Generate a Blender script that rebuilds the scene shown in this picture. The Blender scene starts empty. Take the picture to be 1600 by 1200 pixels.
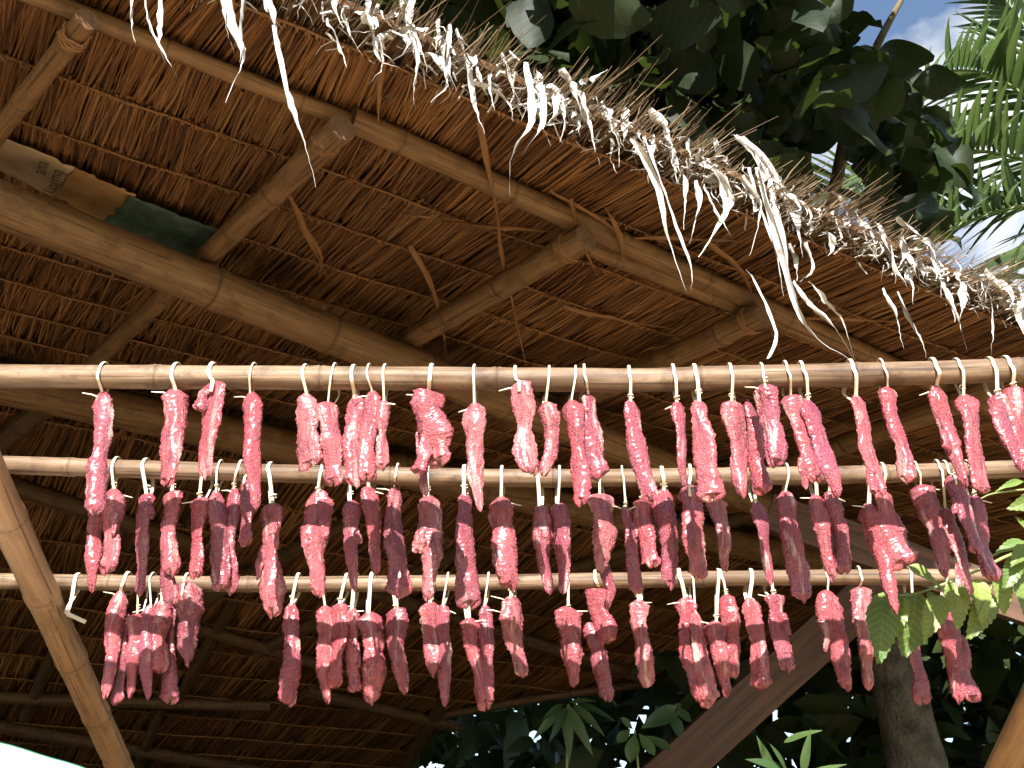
import bpy, math, random
import numpy as np
from mathutils import Vector, noise

random.seed(11)
rng = np.random.default_rng(11)
SC = bpy.context.scene
COL = SC.collection

# ------------------------------------------------------------------ camera
CAMZ = 1.5
PITCH = math.radians(26.6)
FPX = 1600.0                       # focal length in pixels of the 1600 px wide photograph
cam_d = bpy.data.cameras.new('camera')
cam_d.sensor_width = 36.0
cam_d.lens = 36.0 * FPX / 1600.0
cam_d.clip_start = 0.05
cam_d.clip_end = 4000
cam = bpy.data.objects.new('camera', cam_d)
cam.location = (0, 0, CAMZ)
cam.rotation_euler = (math.radians(90) + PITCH, 0, 0)
COL.objects.link(cam)
SC.camera = cam

# ------------------------------------------------------------------ sun and sky
SUN_EL = math.radians(32.0)
SUN_SIDE = math.radians(4.0)      # the sun stands behind the camera, a little to the left
to_sun = Vector((-math.cos(SUN_EL) * math.sin(SUN_SIDE), -math.cos(SUN_EL) * math.cos(SUN_SIDE), math.sin(SUN_EL)))
sun_d = bpy.data.lights.new('sun', 'SUN')
sun_d.energy = 5.0
sun_d.angle = math.radians(0.5)
sun_d.color = (1.0, 0.965, 0.915)
sun = bpy.data.objects.new('sun', sun_d)
sun.rotation_euler = (-to_sun).to_track_quat('-Z', 'Y').to_euler()
sun.location = (0, -4, 8)
COL.objects.link(sun)

world = bpy.data.worlds.new('World')
SC.world = world
world.use_nodes = True
wn, wl = world.node_tree.nodes, world.node_tree.links
wn.clear()
w_out = wn.new('ShaderNodeOutputWorld')
w_sky = wn.new('ShaderNodeTexSky')
w_sky.sky_type = 'NISHITA'
w_sky.sun_disc = False
w_sky.sun_elevation = SUN_EL
w_sky.sun_rotation = math.pi + SUN_SIDE
w_sky.dust_density = 0.7
w_bg = wn.new('ShaderNodeBackground'); w_bg.inputs[1].default_value = 0.075
w_cl = wn.new('ShaderNodeBackground'); w_cl.inputs[0].default_value = (1, 0.99, 0.97, 1); w_cl.inputs[1].default_value = 0.42
w_tc = wn.new('ShaderNodeTexCoord')
w_mp = wn.new('ShaderNodeMapping'); w_mp.inputs['Scale'].default_value = (1.6, 1.6, 3.2); w_mp.inputs['Location'].default_value = (0.35, 0.1, 0.22)
w_nz = wn.new('ShaderNodeTexNoise'); w_nz.inputs['Scale'].default_value = 2.1; w_nz.inputs['Detail'].default_value = 7; w_nz.inputs['Roughness'].default_value = 0.55
w_rp = wn.new('ShaderNodeValToRGB'); w_rp.color_ramp.elements[0].position = 0.53; w_rp.color_ramp.elements[1].position = 0.66
w_mx = wn.new('ShaderNodeMixShader')
wl.new(w_tc.outputs['Generated'], w_mp.inputs[0]); wl.new(w_mp.outputs[0], w_nz.inputs['Vector'])
wl.new(w_nz.outputs['Fac'], w_rp.inputs[0]); wl.new(w_rp.outputs[0], w_mx.inputs[0])
wl.new(w_sky.outputs[0], w_bg.inputs[0]); wl.new(w_bg.outputs[0], w_mx.inputs[1]); wl.new(w_cl.outputs[0], w_mx.inputs[2])
wl.new(w_mx.outputs[0], w_out.inputs[0])

SC.view_settings.view_transform = 'Standard'
SC.view_settings.look = 'None'
SC.view_settings.gamma = 1.0
SC.view_settings.use_curve_mapping = False
SC.view_settings.exposure = 1.6
SC.cycles.max_bounces = 6
SC.cycles.diffuse_bounces = 3
SC.cycles.glossy_bounces = 2
SC.cycles.transmission_bounces = 3
SC.cycles.use_adaptive_sampling = True
SC.cycles.adaptive_threshold = 0.025
SC.cycles.transparent_max_bounces = 6
SC.cycles.caustics_reflective = False
SC.cycles.caustics_refractive = False
SC.cycles.sample_clamp_indirect = 6.0
SC.cycles.use_denoising = True

# ------------------------------------------------------------------ measuring helpers
CT, ST = math.cos(PITCH), math.sin(PITCH)
CAMP = Vector((0, 0, CAMZ))

def ray(px, py):
    a, b = (px - 800) / FPX, (600 - py) / FPX
    return Vector((a, CT - ST * b, ST + CT * b))

def P(px, py, y):
    """world point that stands y metres in front of the camera (plan distance) on that sight line"""
    d = ray(px, py)
    return CAMP + d * (y / d.y)

def depth(p):
    q = p - CAMP
    return q.y * CT + q.z * ST

def size_at(px, p):
    return px / FPX * depth(p)

def hit(px, py, p0, n):
    d = ray(px, py)
    return CAMP + d * ((p0 - CAMP).dot(n) / d.dot(n))

def project_np(X):
    q = X - np.array([0, 0, CAMZ])
    dz = q[:, 1] * CT + q[:, 2] * ST
    up = -q[:, 1] * ST + q[:, 2] * CT
    dz = np.maximum(dz, 1e-3)
    return 800 + FPX * q[:, 0] / dz, 600 - FPX * up / dz

# ------------------------------------------------------------------ object helpers
def wloc(o):
    v = Vector((0, 0, 0))
    while o is not None:
        v += Vector(o.location)
        o = o.parent
    return v

def tag(o, label=None, cat=None, group=None, kind=None):
    if label: o['label'] = label
    if cat: o['category'] = cat
    if group: o['group'] = group
    if kind: o['kind'] = kind
    return o

def thing(name, label, cat, loc, group=None):
    o = bpy.data.objects.new(name, None)
    o.empty_display_size = 0.05
    o.location = loc
    COL.objects.link(o)
    return tag(o, label, cat, group)

def mesh_obj(name, verts, faces, mat, parent=None, smooth=True, luv=None, tint=None):
    """one mesh object from world-space vertices"""
    me = bpy.data.meshes.new(name)
    off = np.array(wloc(parent)) if parent is not None else np.zeros(3)
    V = np.asarray([tuple(v) for v in verts], dtype=float) if not isinstance(verts, np.ndarray) else verts.astype(float)
    V = V - off
    if isinstance(faces, np.ndarray):
        n = faces.shape[0]; k = faces.shape[1]
        me.vertices.add(len(V)); me.vertices.foreach_set('co', V.astype(np.float32).ravel())
        me.loops.add(n * k); me.loops.foreach_set('vertex_index', faces.astype(np.int32).ravel())
        me.polygons.add(n); me.polygons.foreach_set('loop_start', np.arange(0, n * k, k, dtype=np.int32))
        me.update(calc_edges=True)
    else:
        me.from_pydata(V.tolist(), [], faces)
        me.update()
    me.polygons.foreach_set('use_smooth', np.full(len(me.polygons), smooth))
    if luv is not None:
        at = me.attributes.new('luv', 'FLOAT_VECTOR', 'POINT')
        at.data.foreach_set('vector', np.asarray(luv, dtype=np.float32).ravel())
    if tint is not None:
        at = me.attributes.new('tint', 'FLOAT', 'POINT')
        at.data.foreach_set('value', np.asarray(tint, dtype=np.float32).ravel())
    me.materials.append(mat)
    o = bpy.data.objects.new(name, me)
    COL.objects.link(o)
    if parent is not None: o.parent = parent
    return o

def frames(pts, up=None):
    """parallel-transported side/normal vectors along a path"""
    n = len(pts)
    T = []
    for i in range(n):
        a = pts[max(i - 1, 0)]; b = pts[min(i + 1, n - 1)]
        t = (b - a)
        T.append(t.normalized() if t.length > 1e-9 else Vector((0, 0, 1)))
    u = Vector(up) if up is not None else (Vector((0, 0, 1)) if abs(T[0].z) < 0.9 else Vector((1, 0, 0)))
    out = []
    for t in T:
        s = u - t * u.dot(t)
        if s.length < 1e-6: s = t.orthogonal()
        s.normalize()
        out.append((s, t.cross(s)))
        u = s
    return out

def tube(pts, ra, rb=None, seg=12, up=None, cap=True, fn=None, twist=None):
    """closed swept body; ra = half-width along `up`, rb = half-width across; fn(i, j, dir, p) may push a vertex out"""
    pts = [Vector(p) for p in pts]
    n = len(pts)
    if not hasattr(ra, '__len__'): ra = [ra] * n
    if rb is None: rb = ra
    if not hasattr(rb, '__len__'): rb = [rb] * n
    fr = frames(pts, up)
    V, F, L = [], [], []
    s = 0.0
    for i in range(n):
        if i: s += (pts[i] - pts[i - 1]).length
        A, B = fr[i]
        tw = twist[i] if twist is not None else 0.0
        for j in range(seg):
            a = 2 * math.pi * j / seg
            d = A * (math.cos(a + tw * 0) * ra[i]) + B * (math.sin(a) * rb[i])
            if tw:
                ca, sa = math.cos(tw), math.sin(tw)
                x, y = math.cos(a) * ra[i], math.sin(a) * rb[i]
                d = A * (x * ca - y * sa) + B * (x * sa + y * ca)
            p = pts[i] + d
            if fn is not None: p = fn(i, j, d, p)
            V.append(p)
            L.append((s, d.dot(A), d.dot(B)))
    for i in range(n - 1):
        for j in range(seg):
            k = (j + 1) % seg
            F.append((i * seg + j, i * seg + k, (i + 1) * seg + k, (i + 1) * seg + j))
    if cap == 'cut':
        m0 = len(V)
        V += [v.copy() for v in V[:seg]] + [v.copy() for v in V[(n - 1) * seg:n * seg]]
        L += L[:seg] + L[(n - 1) * seg:n * seg]
        F.append(tuple(reversed(range(m0, m0 + seg)))); F.append(tuple(range(m0 + seg, m0 + 2 * seg)))
    elif cap:
        F.append(tuple(reversed(range(seg))))
        F.append(tuple(range((n - 1) * seg, n * seg)))
    return V, F, L

def spline(pts, n):
    """Catmull-Rom through pts, n samples"""
    pts = [Vector(p) for p in pts]
    if len(pts) == 2:
        return [pts[0].lerp(pts[1], i / (n - 1)) for i in range(n)]
    q = [pts[0] * 2 - pts[1]] + pts + [pts[-1] * 2 - pts[-2]]
    m = len(pts) - 1
    out = []
    for i in range(n):
        x = i / (n - 1) * m
        k = min(int(x), m - 1); t = x - k
        a, b, c, d = q[k], q[k + 1], q[k + 2], q[k + 3]
        out.append(0.5 * ((2 * b) + (c - a) * t + (2 * a - 5 * b + 4 * c - d) * t * t + (3 * b - a - 3 * c + d) * t ** 3))
    return out

# ------------------------------------------------------------------ materials
def new_mat(name):
    m = bpy.data.materials.new(name)
    m.use_nodes = True
    nt = m.node_tree
    b = nt.nodes['Principled BSDF']
    return m, nt, b

def nd(nt, kind, **kw):
    n = nt.nodes.new(kind)
    for k, v in kw.items():
        if k in n.inputs: n.inputs[k].default_value = v
        else: setattr(n, k, v)
    return n

def ramp(nt, src, stops):
    r = nt.nodes.new('ShaderNodeValToRGB')
    e = r.color_ramp.elements
    while len(e) < len(stops): e.new(0.5)
    for el, (p, c) in zip(e, stops):
        el.position = p
        el.color = (*c, 1) if len(c) == 3 else c
    nt.links.new(src, r.inputs[0])
    return r.outputs[0]

def mixc(nt, fac, a, b, mode='MIX'):
    m = nt.nodes.new('ShaderNodeMix'); m.data_type = 'RGBA'; m.blend_type = mode
    for sock, v in ((m.inputs[0], fac), (m.inputs[6], a), (m.inputs[7], b)):
        if hasattr(v, 'is_output'): nt.links.new(v, sock)
        elif isinstance(v, tuple): sock.default_value = (*v, 1) if len(v) == 3 else v
        else: sock.default_value = v
    return m.outputs[2]

def luv_vec(nt, scale):
    a = nd(nt, 'ShaderNodeAttribute', attribute_name='luv')
    m = nd(nt, 'ShaderNodeMapping'); m.inputs['Scale'].default_value = scale
    oi = nd(nt, 'ShaderNodeObjectInfo')
    mm = nd(nt, 'ShaderNodeMath', operation='MULTIPLY'); mm.inputs[1].default_value = 37.0
    nt.links.new(oi.outputs['Random'], mm.inputs[0])
    nt.links.new(a.outputs['Vector'], m.inputs['Vector'])
    nt.links.new(mm.outputs[0], m.inputs['Location'])
    return m.outputs[0]

def noise_n(nt, vec, scale, detail=4, rough=0.55):
    n = nd(nt, 'ShaderNodeTexNoise', Scale=scale, Detail=detail, Roughness=rough)
    if vec is not None: nt.links.new(vec, n.inputs['Vector'])
    return n.outputs['Fac']

def bump(nt, b, src, strength, dist, prev=None):
    n = nd(nt, 'ShaderNodeBump', Strength=strength, Distance=dist)
    nt.links.new(src, n.inputs['Height'])
    if prev is not None: nt.links.new(prev, n.inputs['Normal'])
    nt.links.new(n.outputs[0], b.inputs['Normal'])
    return n.outputs[0]

def make_bamboo_mat(name, light, mid, dark, stain=0.5, ring=0.5):
    m, nt, b = new_mat(name)
    v1 = luv_vec(nt, (6, 90, 90)); v2 = luv_vec(nt, (9, 12, 12)); v3 = luv_vec(nt, (30, 40, 40))
    base = ramp(nt, noise_n(nt, v1, 1.0, 5), [(0.3, mid), (0.62, light)])
    st = ramp(nt, noise_n(nt, v2, 1.6, 6, 0.65), [(0.5, (0, 0, 0)), (0.72, (stain,) * 3)])
    c = mixc(nt, st, base, dark)
    sp = ramp(nt, noise_n(nt, v3, 3.0, 3), [(0.66, (0, 0, 0)), (0.74, (0.6,) * 3)])
    c = mixc(nt, sp, c, dark)
    lg = ramp(nt, noise_n(nt, luv_vec(nt, (2.2, 34, 34)), 1.0, 4, 0.6), [(0.46, (0, 0, 0)), (0.66, (stain * 0.9,) * 3)])
    c = mixc(nt, lg, c, tuple(0.5 * x + 0.5 * y for x, y in zip(mid, dark)))
    crk = ramp(nt, noise_n(nt, luv_vec(nt, (1.6, 150, 150)), 1.0, 2), [(0.60, (0, 0, 0)), (0.64, (0.75,) * 3)])
    c = mixc(nt, crk, c, dark)
    nodeat = nd(nt, 'ShaderNodeAttribute', attribute_name='tint')
    nf = nd(nt, 'ShaderNodeMath', operation='MULTIPLY'); nf.inputs[1].default_value = ring
    nt.links.new(nodeat.outputs['Fac'], nf.inputs[0])
    c = mixc(nt, nf.outputs[0], c, dark)
    nt.links.new(c, b.inputs['Base Color'])
    b.inputs['Roughness'].default_value = 0.58
    b.inputs['Specular IOR Level'].default_value = 0.3
    bump(nt, b, noise_n(nt, v1, 1.4, 4), 0.35, 0.002)
    return m

M = {}
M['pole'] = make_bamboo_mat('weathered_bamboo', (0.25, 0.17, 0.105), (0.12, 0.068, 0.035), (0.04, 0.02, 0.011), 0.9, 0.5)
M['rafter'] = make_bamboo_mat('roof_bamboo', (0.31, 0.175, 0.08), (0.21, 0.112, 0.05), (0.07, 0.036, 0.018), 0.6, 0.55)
M['rear_shaded'] = make_bamboo_mat('shaded_bamboo', (0.15, 0.085, 0.042), (0.10, 0.055, 0.027), (0.035, 0.018, 0.01), 0.6, 0.5)  # roof bamboo with interior shade put into its colour, for the rear slope
M['bar'] = make_bamboo_mat('dry_bamboo', (0.46, 0.28, 0.145), (0.35, 0.20, 0.10), (0.10, 0.06, 0.04), 0.5, 0.45)

def make_straw():
    m, nt, b = new_mat('thatch_straw')
    at = nd(nt, 'ShaderNodeAttribute', attribute_name='tint')
    base = ramp(nt, at.outputs['Fac'], [(0.0, (0.085, 0.040, 0.018)), (0.35, (0.24, 0.108, 0.040)), (0.75, (0.38, 0.18, 0.066)), (1.0, (0.50, 0.27, 0.11))])
    tc = nd(nt, 'ShaderNodeTexCoord')
    n = noise_n(nt, tc.outputs['Object'], 2.2, 2)
    c = mixc(nt, ramp(nt, n, [(0.3, (0.5,) * 3), (0.6, (0,) * 3)]), base, (0.09, 0.045, 0.022))
    nt.links.new(c, b.inputs['Base Color'])
    b.inputs['Roughness'].default_value = 0.6
    b.inputs['Specular IOR Level'].default_value = 0.25
    return m
M['straw'] = make_straw()

def make_flat(name, col, rough=0.8, var=0.35, scale=6.0, spec=0.2, bmp=0.3, bd=0.004):
    m, nt, b = new_mat(name)
    tc = nd(nt, 'ShaderNodeTexCoord')
    n = noise_n(nt, tc.outputs['Object'], scale, 6, 0.6)
    d = tuple(x * (1 - var) for x in col); l = tuple(min(1, x * (1 + var)) for x in col)
    nt.links.new(ramp(nt, n, [(0.3, d), (0.7, l)]), b.inputs['Base Color'])
    b.inputs['Roughness'].default_value = rough
    b.inputs['Specular IOR Level'].default_value = spec
    bump(nt, b, noise_n(nt, tc.outputs['Object'], scale * 6, 4), bmp, bd)
    return m
def make_eave():
    m, nt, b = new_mat('weathered_straw')
    at = nd(nt, 'ShaderNodeAttribute', attribute_name='tint')
    nt.links.new(ramp(nt, at.outputs['Fac'], [(0.0, (0.10, 0.065, 0.04)), (0.5, (0.27, 0.19, 0.115)), (1.0, (0.50, 0.40, 0.27))]), b.inputs['Base Color'])
    b.inputs['Roughness'].default_value = 0.6
    b.inputs['Specular IOR Level'].default_value = 0.25
    return m
M['eave'] = make_eave()
M['backing'] = make_flat('old_thatch', (0.12, 0.062, 0.028), 0.9, 0.5, 9)
M['thatch_top'] = make_flat('weathered_thatch', (0.22, 0.18, 0.13), 0.9, 0.4, 14, bd=0.02)
M['ground'] = make_flat('grassy_earth', (0.05, 0.055, 0.025), 0.95, 0.22, 1.3, bd=0.02)

def make_meat():
    m, nt, b = new_mat('raw_meat')
    oi = nd(nt, 'ShaderNodeObjectInfo')
    v = luv_vec(nt, (9, 30, 30)); vg = luv_vec(nt, (22, 190, 190)); vf = luv_vec(nt, (60, 60, 60))
    tone = noise_n(nt, v, 1.6, 5, 0.6)
    c = mixc(nt, ramp(nt, tone, [(0.32, (0,) * 3), (0.68, (1,) * 3)]), oi.outputs['Color'],
             (0.32, 0.036, 0.048))
    c = mixc(nt, ramp(nt, noise_n(nt, v, 3.2, 2), [(0.47, (0,) * 3), (0.68, (0.9,) * 3)]), c, (0.15, 0.012, 0.03))
    grain = noise_n(nt, vg, 1.0, 3, 0.6)
    c = mixc(nt, ramp(nt, grain, [(0.38, (0,) * 3), (0.72, (0.22,) * 3)]), c, (0.50, 0.18, 0.19))
    fat = noise_n(nt, luv_vec(nt, (7, 42, 42)), 1.25, 5, 0.62)
    ff = nd(nt, 'ShaderNodeMath', operation='MULTIPLY')
    nt.links.new(ramp(nt, fat, [(0.57, (0,) * 3), (0.66, (1,) * 3)]), ff.inputs[0]); nt.links.new(oi.outputs['Alpha'], ff.inputs[1])
    c = mixc(nt, ff.outputs[0], c, (0.66, 0.46, 0.39))
    crumbs = noise_n(nt, vf, 5.0, 3, 0.6)
    c = mixc(nt, ramp(nt, crumbs, [(0.56, (0,) * 3), (0.68, (0.45,) * 3)]), c, (0.58, 0.28, 0.27))
    nt.links.new(c, b.inputs['Base Color'])
    rr = ramp(nt, tone, [(0.35, (0.30,) * 3), (0.7, (0.5,) * 3)])
    nt.links.new(rr, b.inputs['Roughness'])
    b.inputs['Specular IOR Level'].default_value = 0.6
    b.inputs['Subsurface Weight'].default_value = 0.12
    b.inputs['Subsurface Radius'].default_value = (1.0, 0.22, 0.16)
    b.inputs['Subsurface Scale'].default_value = 0.012
    b.inputs['Coat Weight'].default_value = 0.5
    b.inputs['Coat Roughness'].default_value = 0.25
    n1 = bump(nt, b, crumbs, 1.0, 0.0065)
    bump(nt, b, grain, 0.6, 0.003, n1)
    return m
M['meat'] = make_meat()

def make_tie():
    m, nt, b = new_mat('bamboo_strip')
    v = luv_vec(nt, (8, 200, 200))
    nt.links.new(ramp(nt, noise_n(nt, v, 1.0, 3), [(0.3, (0.55, 0.44, 0.29)), (0.7, (0.74, 0.67, 0.53))]), b.inputs['Base Color'])
    b.inputs['Roughness'].default_value = 0.5
    return m
M['tie'] = make_tie()

def make_dry_leaf(name, a, bb):
    m, nt, b = new_mat(name)
    v = luv_vec(nt, (12, 160, 20))
    oi = nd(nt, 'ShaderNodeObjectInfo')
    c = ramp(nt, noise_n(nt, v, 1.0, 4), [(0.32, a), (0.6, bb)])
    c = mixc(nt, ramp(nt, noise_n(nt, luv_vec(nt, (20, 30, 30)), 1.0, 3), [(0.58, (0,) * 3), (0.72, (0.8,) * 3)]), c, (0.20, 0.13, 0.075))
    nt.links.new(c, b.inputs['Base Color'])
    b.inputs['Roughness'].default_value = 0.6
    b.inputs['Specular IOR Level'].default_value = 0.2
    bump(nt, b, noise_n(nt, v, 1.5, 3), 0.4, 0.003)
    return m
M['dry'] = make_dry_leaf('dried_leaf', (0.38, 0.345, 0.30), (0.68, 0.655, 0.61))
M['strap'] = make_dry_leaf('dried_palm_strap', (0.24, 0.115, 0.045), (0.34, 0.175, 0.075))

def make_leaf(name, col, tr, spec=0.4, rough=0.4, trans=0.35, veins=0):
    m, nt, b = new_mat(name)
    oi = nd(nt, 'ShaderNodeObjectInfo')
    at = nd(nt, 'ShaderNodeAttribute', attribute_name='tint')
    add = nd(nt, 'ShaderNodeMath', operation='ADD'); nt.links.new(oi.outputs['Random'], add.inputs[0]); nt.links.new(at.outputs['Fac'], add.inputs[1])
    fr = nd(nt, 'ShaderNodeMath', operation='FRACT'); nt.links.new(add.outputs[0], fr.inputs[0])
    d = tuple(x * 0.6 for x in col); l = (min(1, col[0] * 1.7), col[1] * 1.25, col[2] * 1.0)
    c = ramp(nt, fr.outputs[0], [(0.1, d), (0.9, l)])
    v = luv_vec(nt, (9, 60, 60))
    c = mixc(nt, ramp(nt, noise_n(nt, v, 1.3, 4), [(0.35, (0.35,) * 3), (0.65, (0,) * 3)]), c, d)
    if veins:
        ra_ = nd(nt, 'ShaderNodeAttribute', attribute_name='luv')
        sx = nd(nt, 'ShaderNodeSeparateXYZ'); nt.links.new(ra_.outputs['Vector'], sx.inputs[0])
        def mth(op, x, y=None):
            n_ = nd(nt, 'ShaderNodeMath', operation=op)
            for i_, q_ in enumerate((x, y)):
                if q_ is None: continue
                if hasattr(q_, 'is_output'): nt.links.new(q_, n_.inputs[i_])
                else: n_.inputs[i_].default_value = q_
            return n_.outputs[0]
        ay = mth('ABSOLUTE', sx.outputs['Y'])
        fr_ = mth('FRACT', mth('MULTIPLY', mth('SUBTRACT', sx.outputs['X'], mth('MULTIPLY', ay, 0.75)), float(veins)))
        side = mth('LESS_THAN', fr_, 0.10)
        rib = mth('LESS_THAN', ay, 0.035 / veins)
        vf_ = mth('MULTIPLY', mth('MAXIMUM', side, rib), 0.45)
        c = mixc(nt, vf_, c, (min(1, col[0] * 2.6), min(1, col[1] * 2.1), col[2] * 2.0))
    nt.links.new(c, b.inputs['Base Color'])
    b.inputs['Roughness'].default_value = rough
    b.inputs['Specular IOR Level'].default_value = spec
    t = nd(nt, 'ShaderNodeBsdfTranslucent')
    nt.links.new(mixc(nt, 0.55, c, tr), t.inputs[0])
    mx = nd(nt, 'ShaderNodeMixShader'); mx.inputs[0].default_value = trans
    nt.links.new(b.outputs[0], mx.inputs[1]); nt.links.new(t.outputs[0], mx.inputs[2])
    nt.links.new(mx.outputs[0], nt.nodes['Material Output'].inputs[0])
    return m
M['bigleaf'] = make_leaf('broad_leaf', (0.015, 0.029, 0.011), (0.11, 0.165, 0.02), 0.22, 0.55, 0.2, 18)
M['palm'] = make_leaf('palm_leaflet', (0.065, 0.12, 0.045), (0.17, 0.26, 0.06), 0.5, 0.38, 0.3)
M['sprig'] = make_leaf('serrated_leaf', (0.16, 0.27, 0.075), (0.36, 0.48, 0.07), 0.4, 0.42, 0.35, 75)
M['shrub'] = make_leaf('shrub_leaf', (0.055, 0.12, 0.045), (0.16, 0.28, 0.05), 0.4, 0.42, 0.3)
M['under'] = make_leaf('undergrowth_leaf', (0.03, 0.055, 0.02), (0.12, 0.18, 0.03), 0.3, 0.5, 0.2)
M['bark'] = make_flat('mottled_bark', (0.13, 0.115, 0.09), 0.9, 0.65, 7, bmp=1.0, bd=0.04)
M['twig'] = make_flat('twig_bark', (0.16, 0.13, 0.07), 0.85, 0.3, 20)
M['stem'] = make_flat('green_stem', (0.22, 0.26, 0.10), 0.6, 0.3, 20)
M['wood'] = make_flat('brown_board', (0.15, 0.075, 0.036), 0.7, 0.35, 3, bmp=0.4)
M['canvas'] = make_flat('white_tarpaulin', (0.78, 0.77, 0.74), 0.6, 0.05, 6)
M['hem'] = make_flat('green_hem', (0.02, 0.10, 0.06), 0.6, 0.2, 30)
M['greencloth'] = make_flat('green_cloth', (0.085, 0.13, 0.10), 0.75, 0.45, 16, bmp=0.6)
M['sack'] = make_flat('brown_sacking', (0.36, 0.20, 0.085), 0.85, 0.3, 12, bmp=0.6)
M['paper'] = make_flat('stained_paper', (0.46, 0.33, 0.21), 0.85, 0.25, 9, bmp=0.4)
M['ink'] = make_flat('dark_ink', (0.11, 0.085, 0.06), 0.8, 0.2, 9, bmp=0.0)

# ------------------------------------------------------------------ bamboo builder
def bamboo(name, path, r, mat, parent=None, spacing=0.33, first=None, seg=16, taper=0.0, cut_end=False, smooth_n=None):
    """culm with swollen, ringed nodes along a path of points"""
    pts = [Vector(p) for p in path]
    dense = spline(pts, 160)
    cum = [0.0]
    for i in range(1, len(dense)): cum.append(cum[-1] + (dense[i] - dense[i - 1]).length)
    L = cum[-1]
    def at(s):
        s = min(max(s, 0), L)
        i = min(max(int(np.searchsorted(cum, s)) - 1, 0), len(dense) - 2)
        d = cum[i + 1] - cum[i]
        return dense[i].lerp(dense[i + 1], (s - cum[i]) / d if d > 0 else 0)
    nodes = []
    s = first if first is not None else random.uniform(0.1, 0.8) * spacing
    while s < L - 0.02:
        nodes.append(s); s += spacing * random.uniform(0.85, 1.15)
    st = set([0.0, L])
    k = max(2, int(L / 0.06))
    for i in range(k + 1): st.add(L * i / k)
    prof = {}
    for nd_ in nodes:
        for ds, m_, t_ in ((-2.2, 1.0, 0), (-1.1, 1.04, 0.05), (-0.35, 1.085, 0.15), (-0.12, 1.02, 0.9), (0.12, 1.025, 0.9), (0.35, 1.075, 0.2), (1.0, 1.02, 0.05), (2.0, 1.0, 0)):
            x = nd_ + ds * r * 0.45
            if 0 < x < L:
                st.add(x); prof[x] = (m_, t_)
    ss = sorted(st)
    P_, R_, T_ = [], [], []
    last = -1
    for x in ss:
        if x - last < 0.0012: continue
        last = x
        m_, t_ = prof.get(x, (1.0, 0.0))
        P_.append(at(x)); rr = r * (1 - taper * x / L)
        R_.append(rr * m_ * (1 + 0.018 * math.sin(x * 23 + r * 900))); T_.append(t_)
    bend = [noise.noise(Vector((x * 2.1, r * 400, 5.0))) * r * 0.12 for x in range(len(P_))]
    V, F, LU = tube(P_, R_, None, seg, cap='cut')
    tint = [T_[i // seg] for i in range(len(P_) * seg)] + [0.75] * (2 * seg)
    # tube walls of a cut culm
    return mesh_obj(name, V, F, mat, parent, True, LU, tint)

# ------------------------------------------------------------------ ground
g = 1500.0
gv = [(-g, -g, 0), (g, -g, 0), (g, g, 0), (-g, g, 0)]
M['absorber'] = make_flat('dark_absorber', (0.03, 0.022, 0.016), 0.95, 0.3, 2.0, bd=0.02)
tag(mesh_obj('ground', gv, [(0, 1, 2, 3)], M['ground'], None, False), kind='structure')

# ------------------------------------------------------------------ thatched roof
H = 1.95 + CAMZ
d0, d1 = ray(500, 0), ray(1600, 480)
EA = CAMP + d0 * ((H - CAMZ) / d0.z)
EB = CAMP + d1 * ((H - CAMZ) / d1.z)
e = (EB - EA); e.z = 0; e.normalize()
rdir = Vector((-e.y, e.x, 0))
SL1, SL2 = math.tan(math.radians(4)), math.tan(math.radians(15))
TR = 2.75                     # plan distance from eave to ridge
TE = 9.4

def roof_z(t):
    return H + (SL1 * t if t <= TR else SL1 * TR - SL2 * (t - TR))

def RP(s, t, off=0.0):
    p = EA + e * s + rdir * t
    p.z = roof_z(t) + off
    return p

N1 = Vector((-rdir.x * SL1, -rdir.y * SL1, 1)).normalized()
N2 = Vector((rdir.x * SL2, rdir.y * SL2, 1)).normalized()
RID = RP(0, TR)
def on1(px, py, off=0.0): return hit(px, py, EA + Vector((0, 0, off)), N1)
def on2(px, py, off=0.0): return hit(px, py, RID + Vector((0, 0, off)), N2)
def st(p):
    q = p - EA
    return q.dot(e), Vector((q.x, q.y, 0)).dot(rdir)

roof = thing('thatched_roof', 'brown thatched hut roof on bamboo rafters, seen from below, with ragged pale eave', 'roof', (EA.x, EA.y, 0))

# unseen pale patch before the hut, added to bounce sunlight under the thatch
M['bounce_patch'] = make_flat('bounce_sand', (0.62, 0.46, 0.29), 0.95, 0.18, 1.6, bd=0.02)
yp = [(-4.0, -1.2), (4.5, -1.2), (5.5, 3.2), (3.0, 3.6), (0.5, 2.5), (-1.5, 1.6), (-4.0, 0.7)]
tag(mesh_obj('bounce_patch', [(x, y, 0.01) for x, y in yp], [tuple(range(len(yp)))], M['bounce_patch'], None, False), kind='structure')
# unseen dark sheet under the roof, added to cut bounce light inside
fl = [EA + e * s_ + rdir * t_ for s_, t_ in ((-4.2, 0.45), (7.5, 0.45), (7.5, 7.2), (-4.2, 9.2))]
tag(mesh_obj('added_dark_floor', [(p.x, p.y, 0.02) for p in fl], [(0, 1, 2, 3)], M['absorber'], None, False), kind='structure')
# far edge of the rear slope
FAR = [(600, 1260), (640, 1192), (700, 1120), (850, 1092), (1040, 1062), (1300, 1015), (1600, 940), (1900, 870)]
fx = [a for a, b in FAR]; fy = [b for a, b in FAR]

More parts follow.
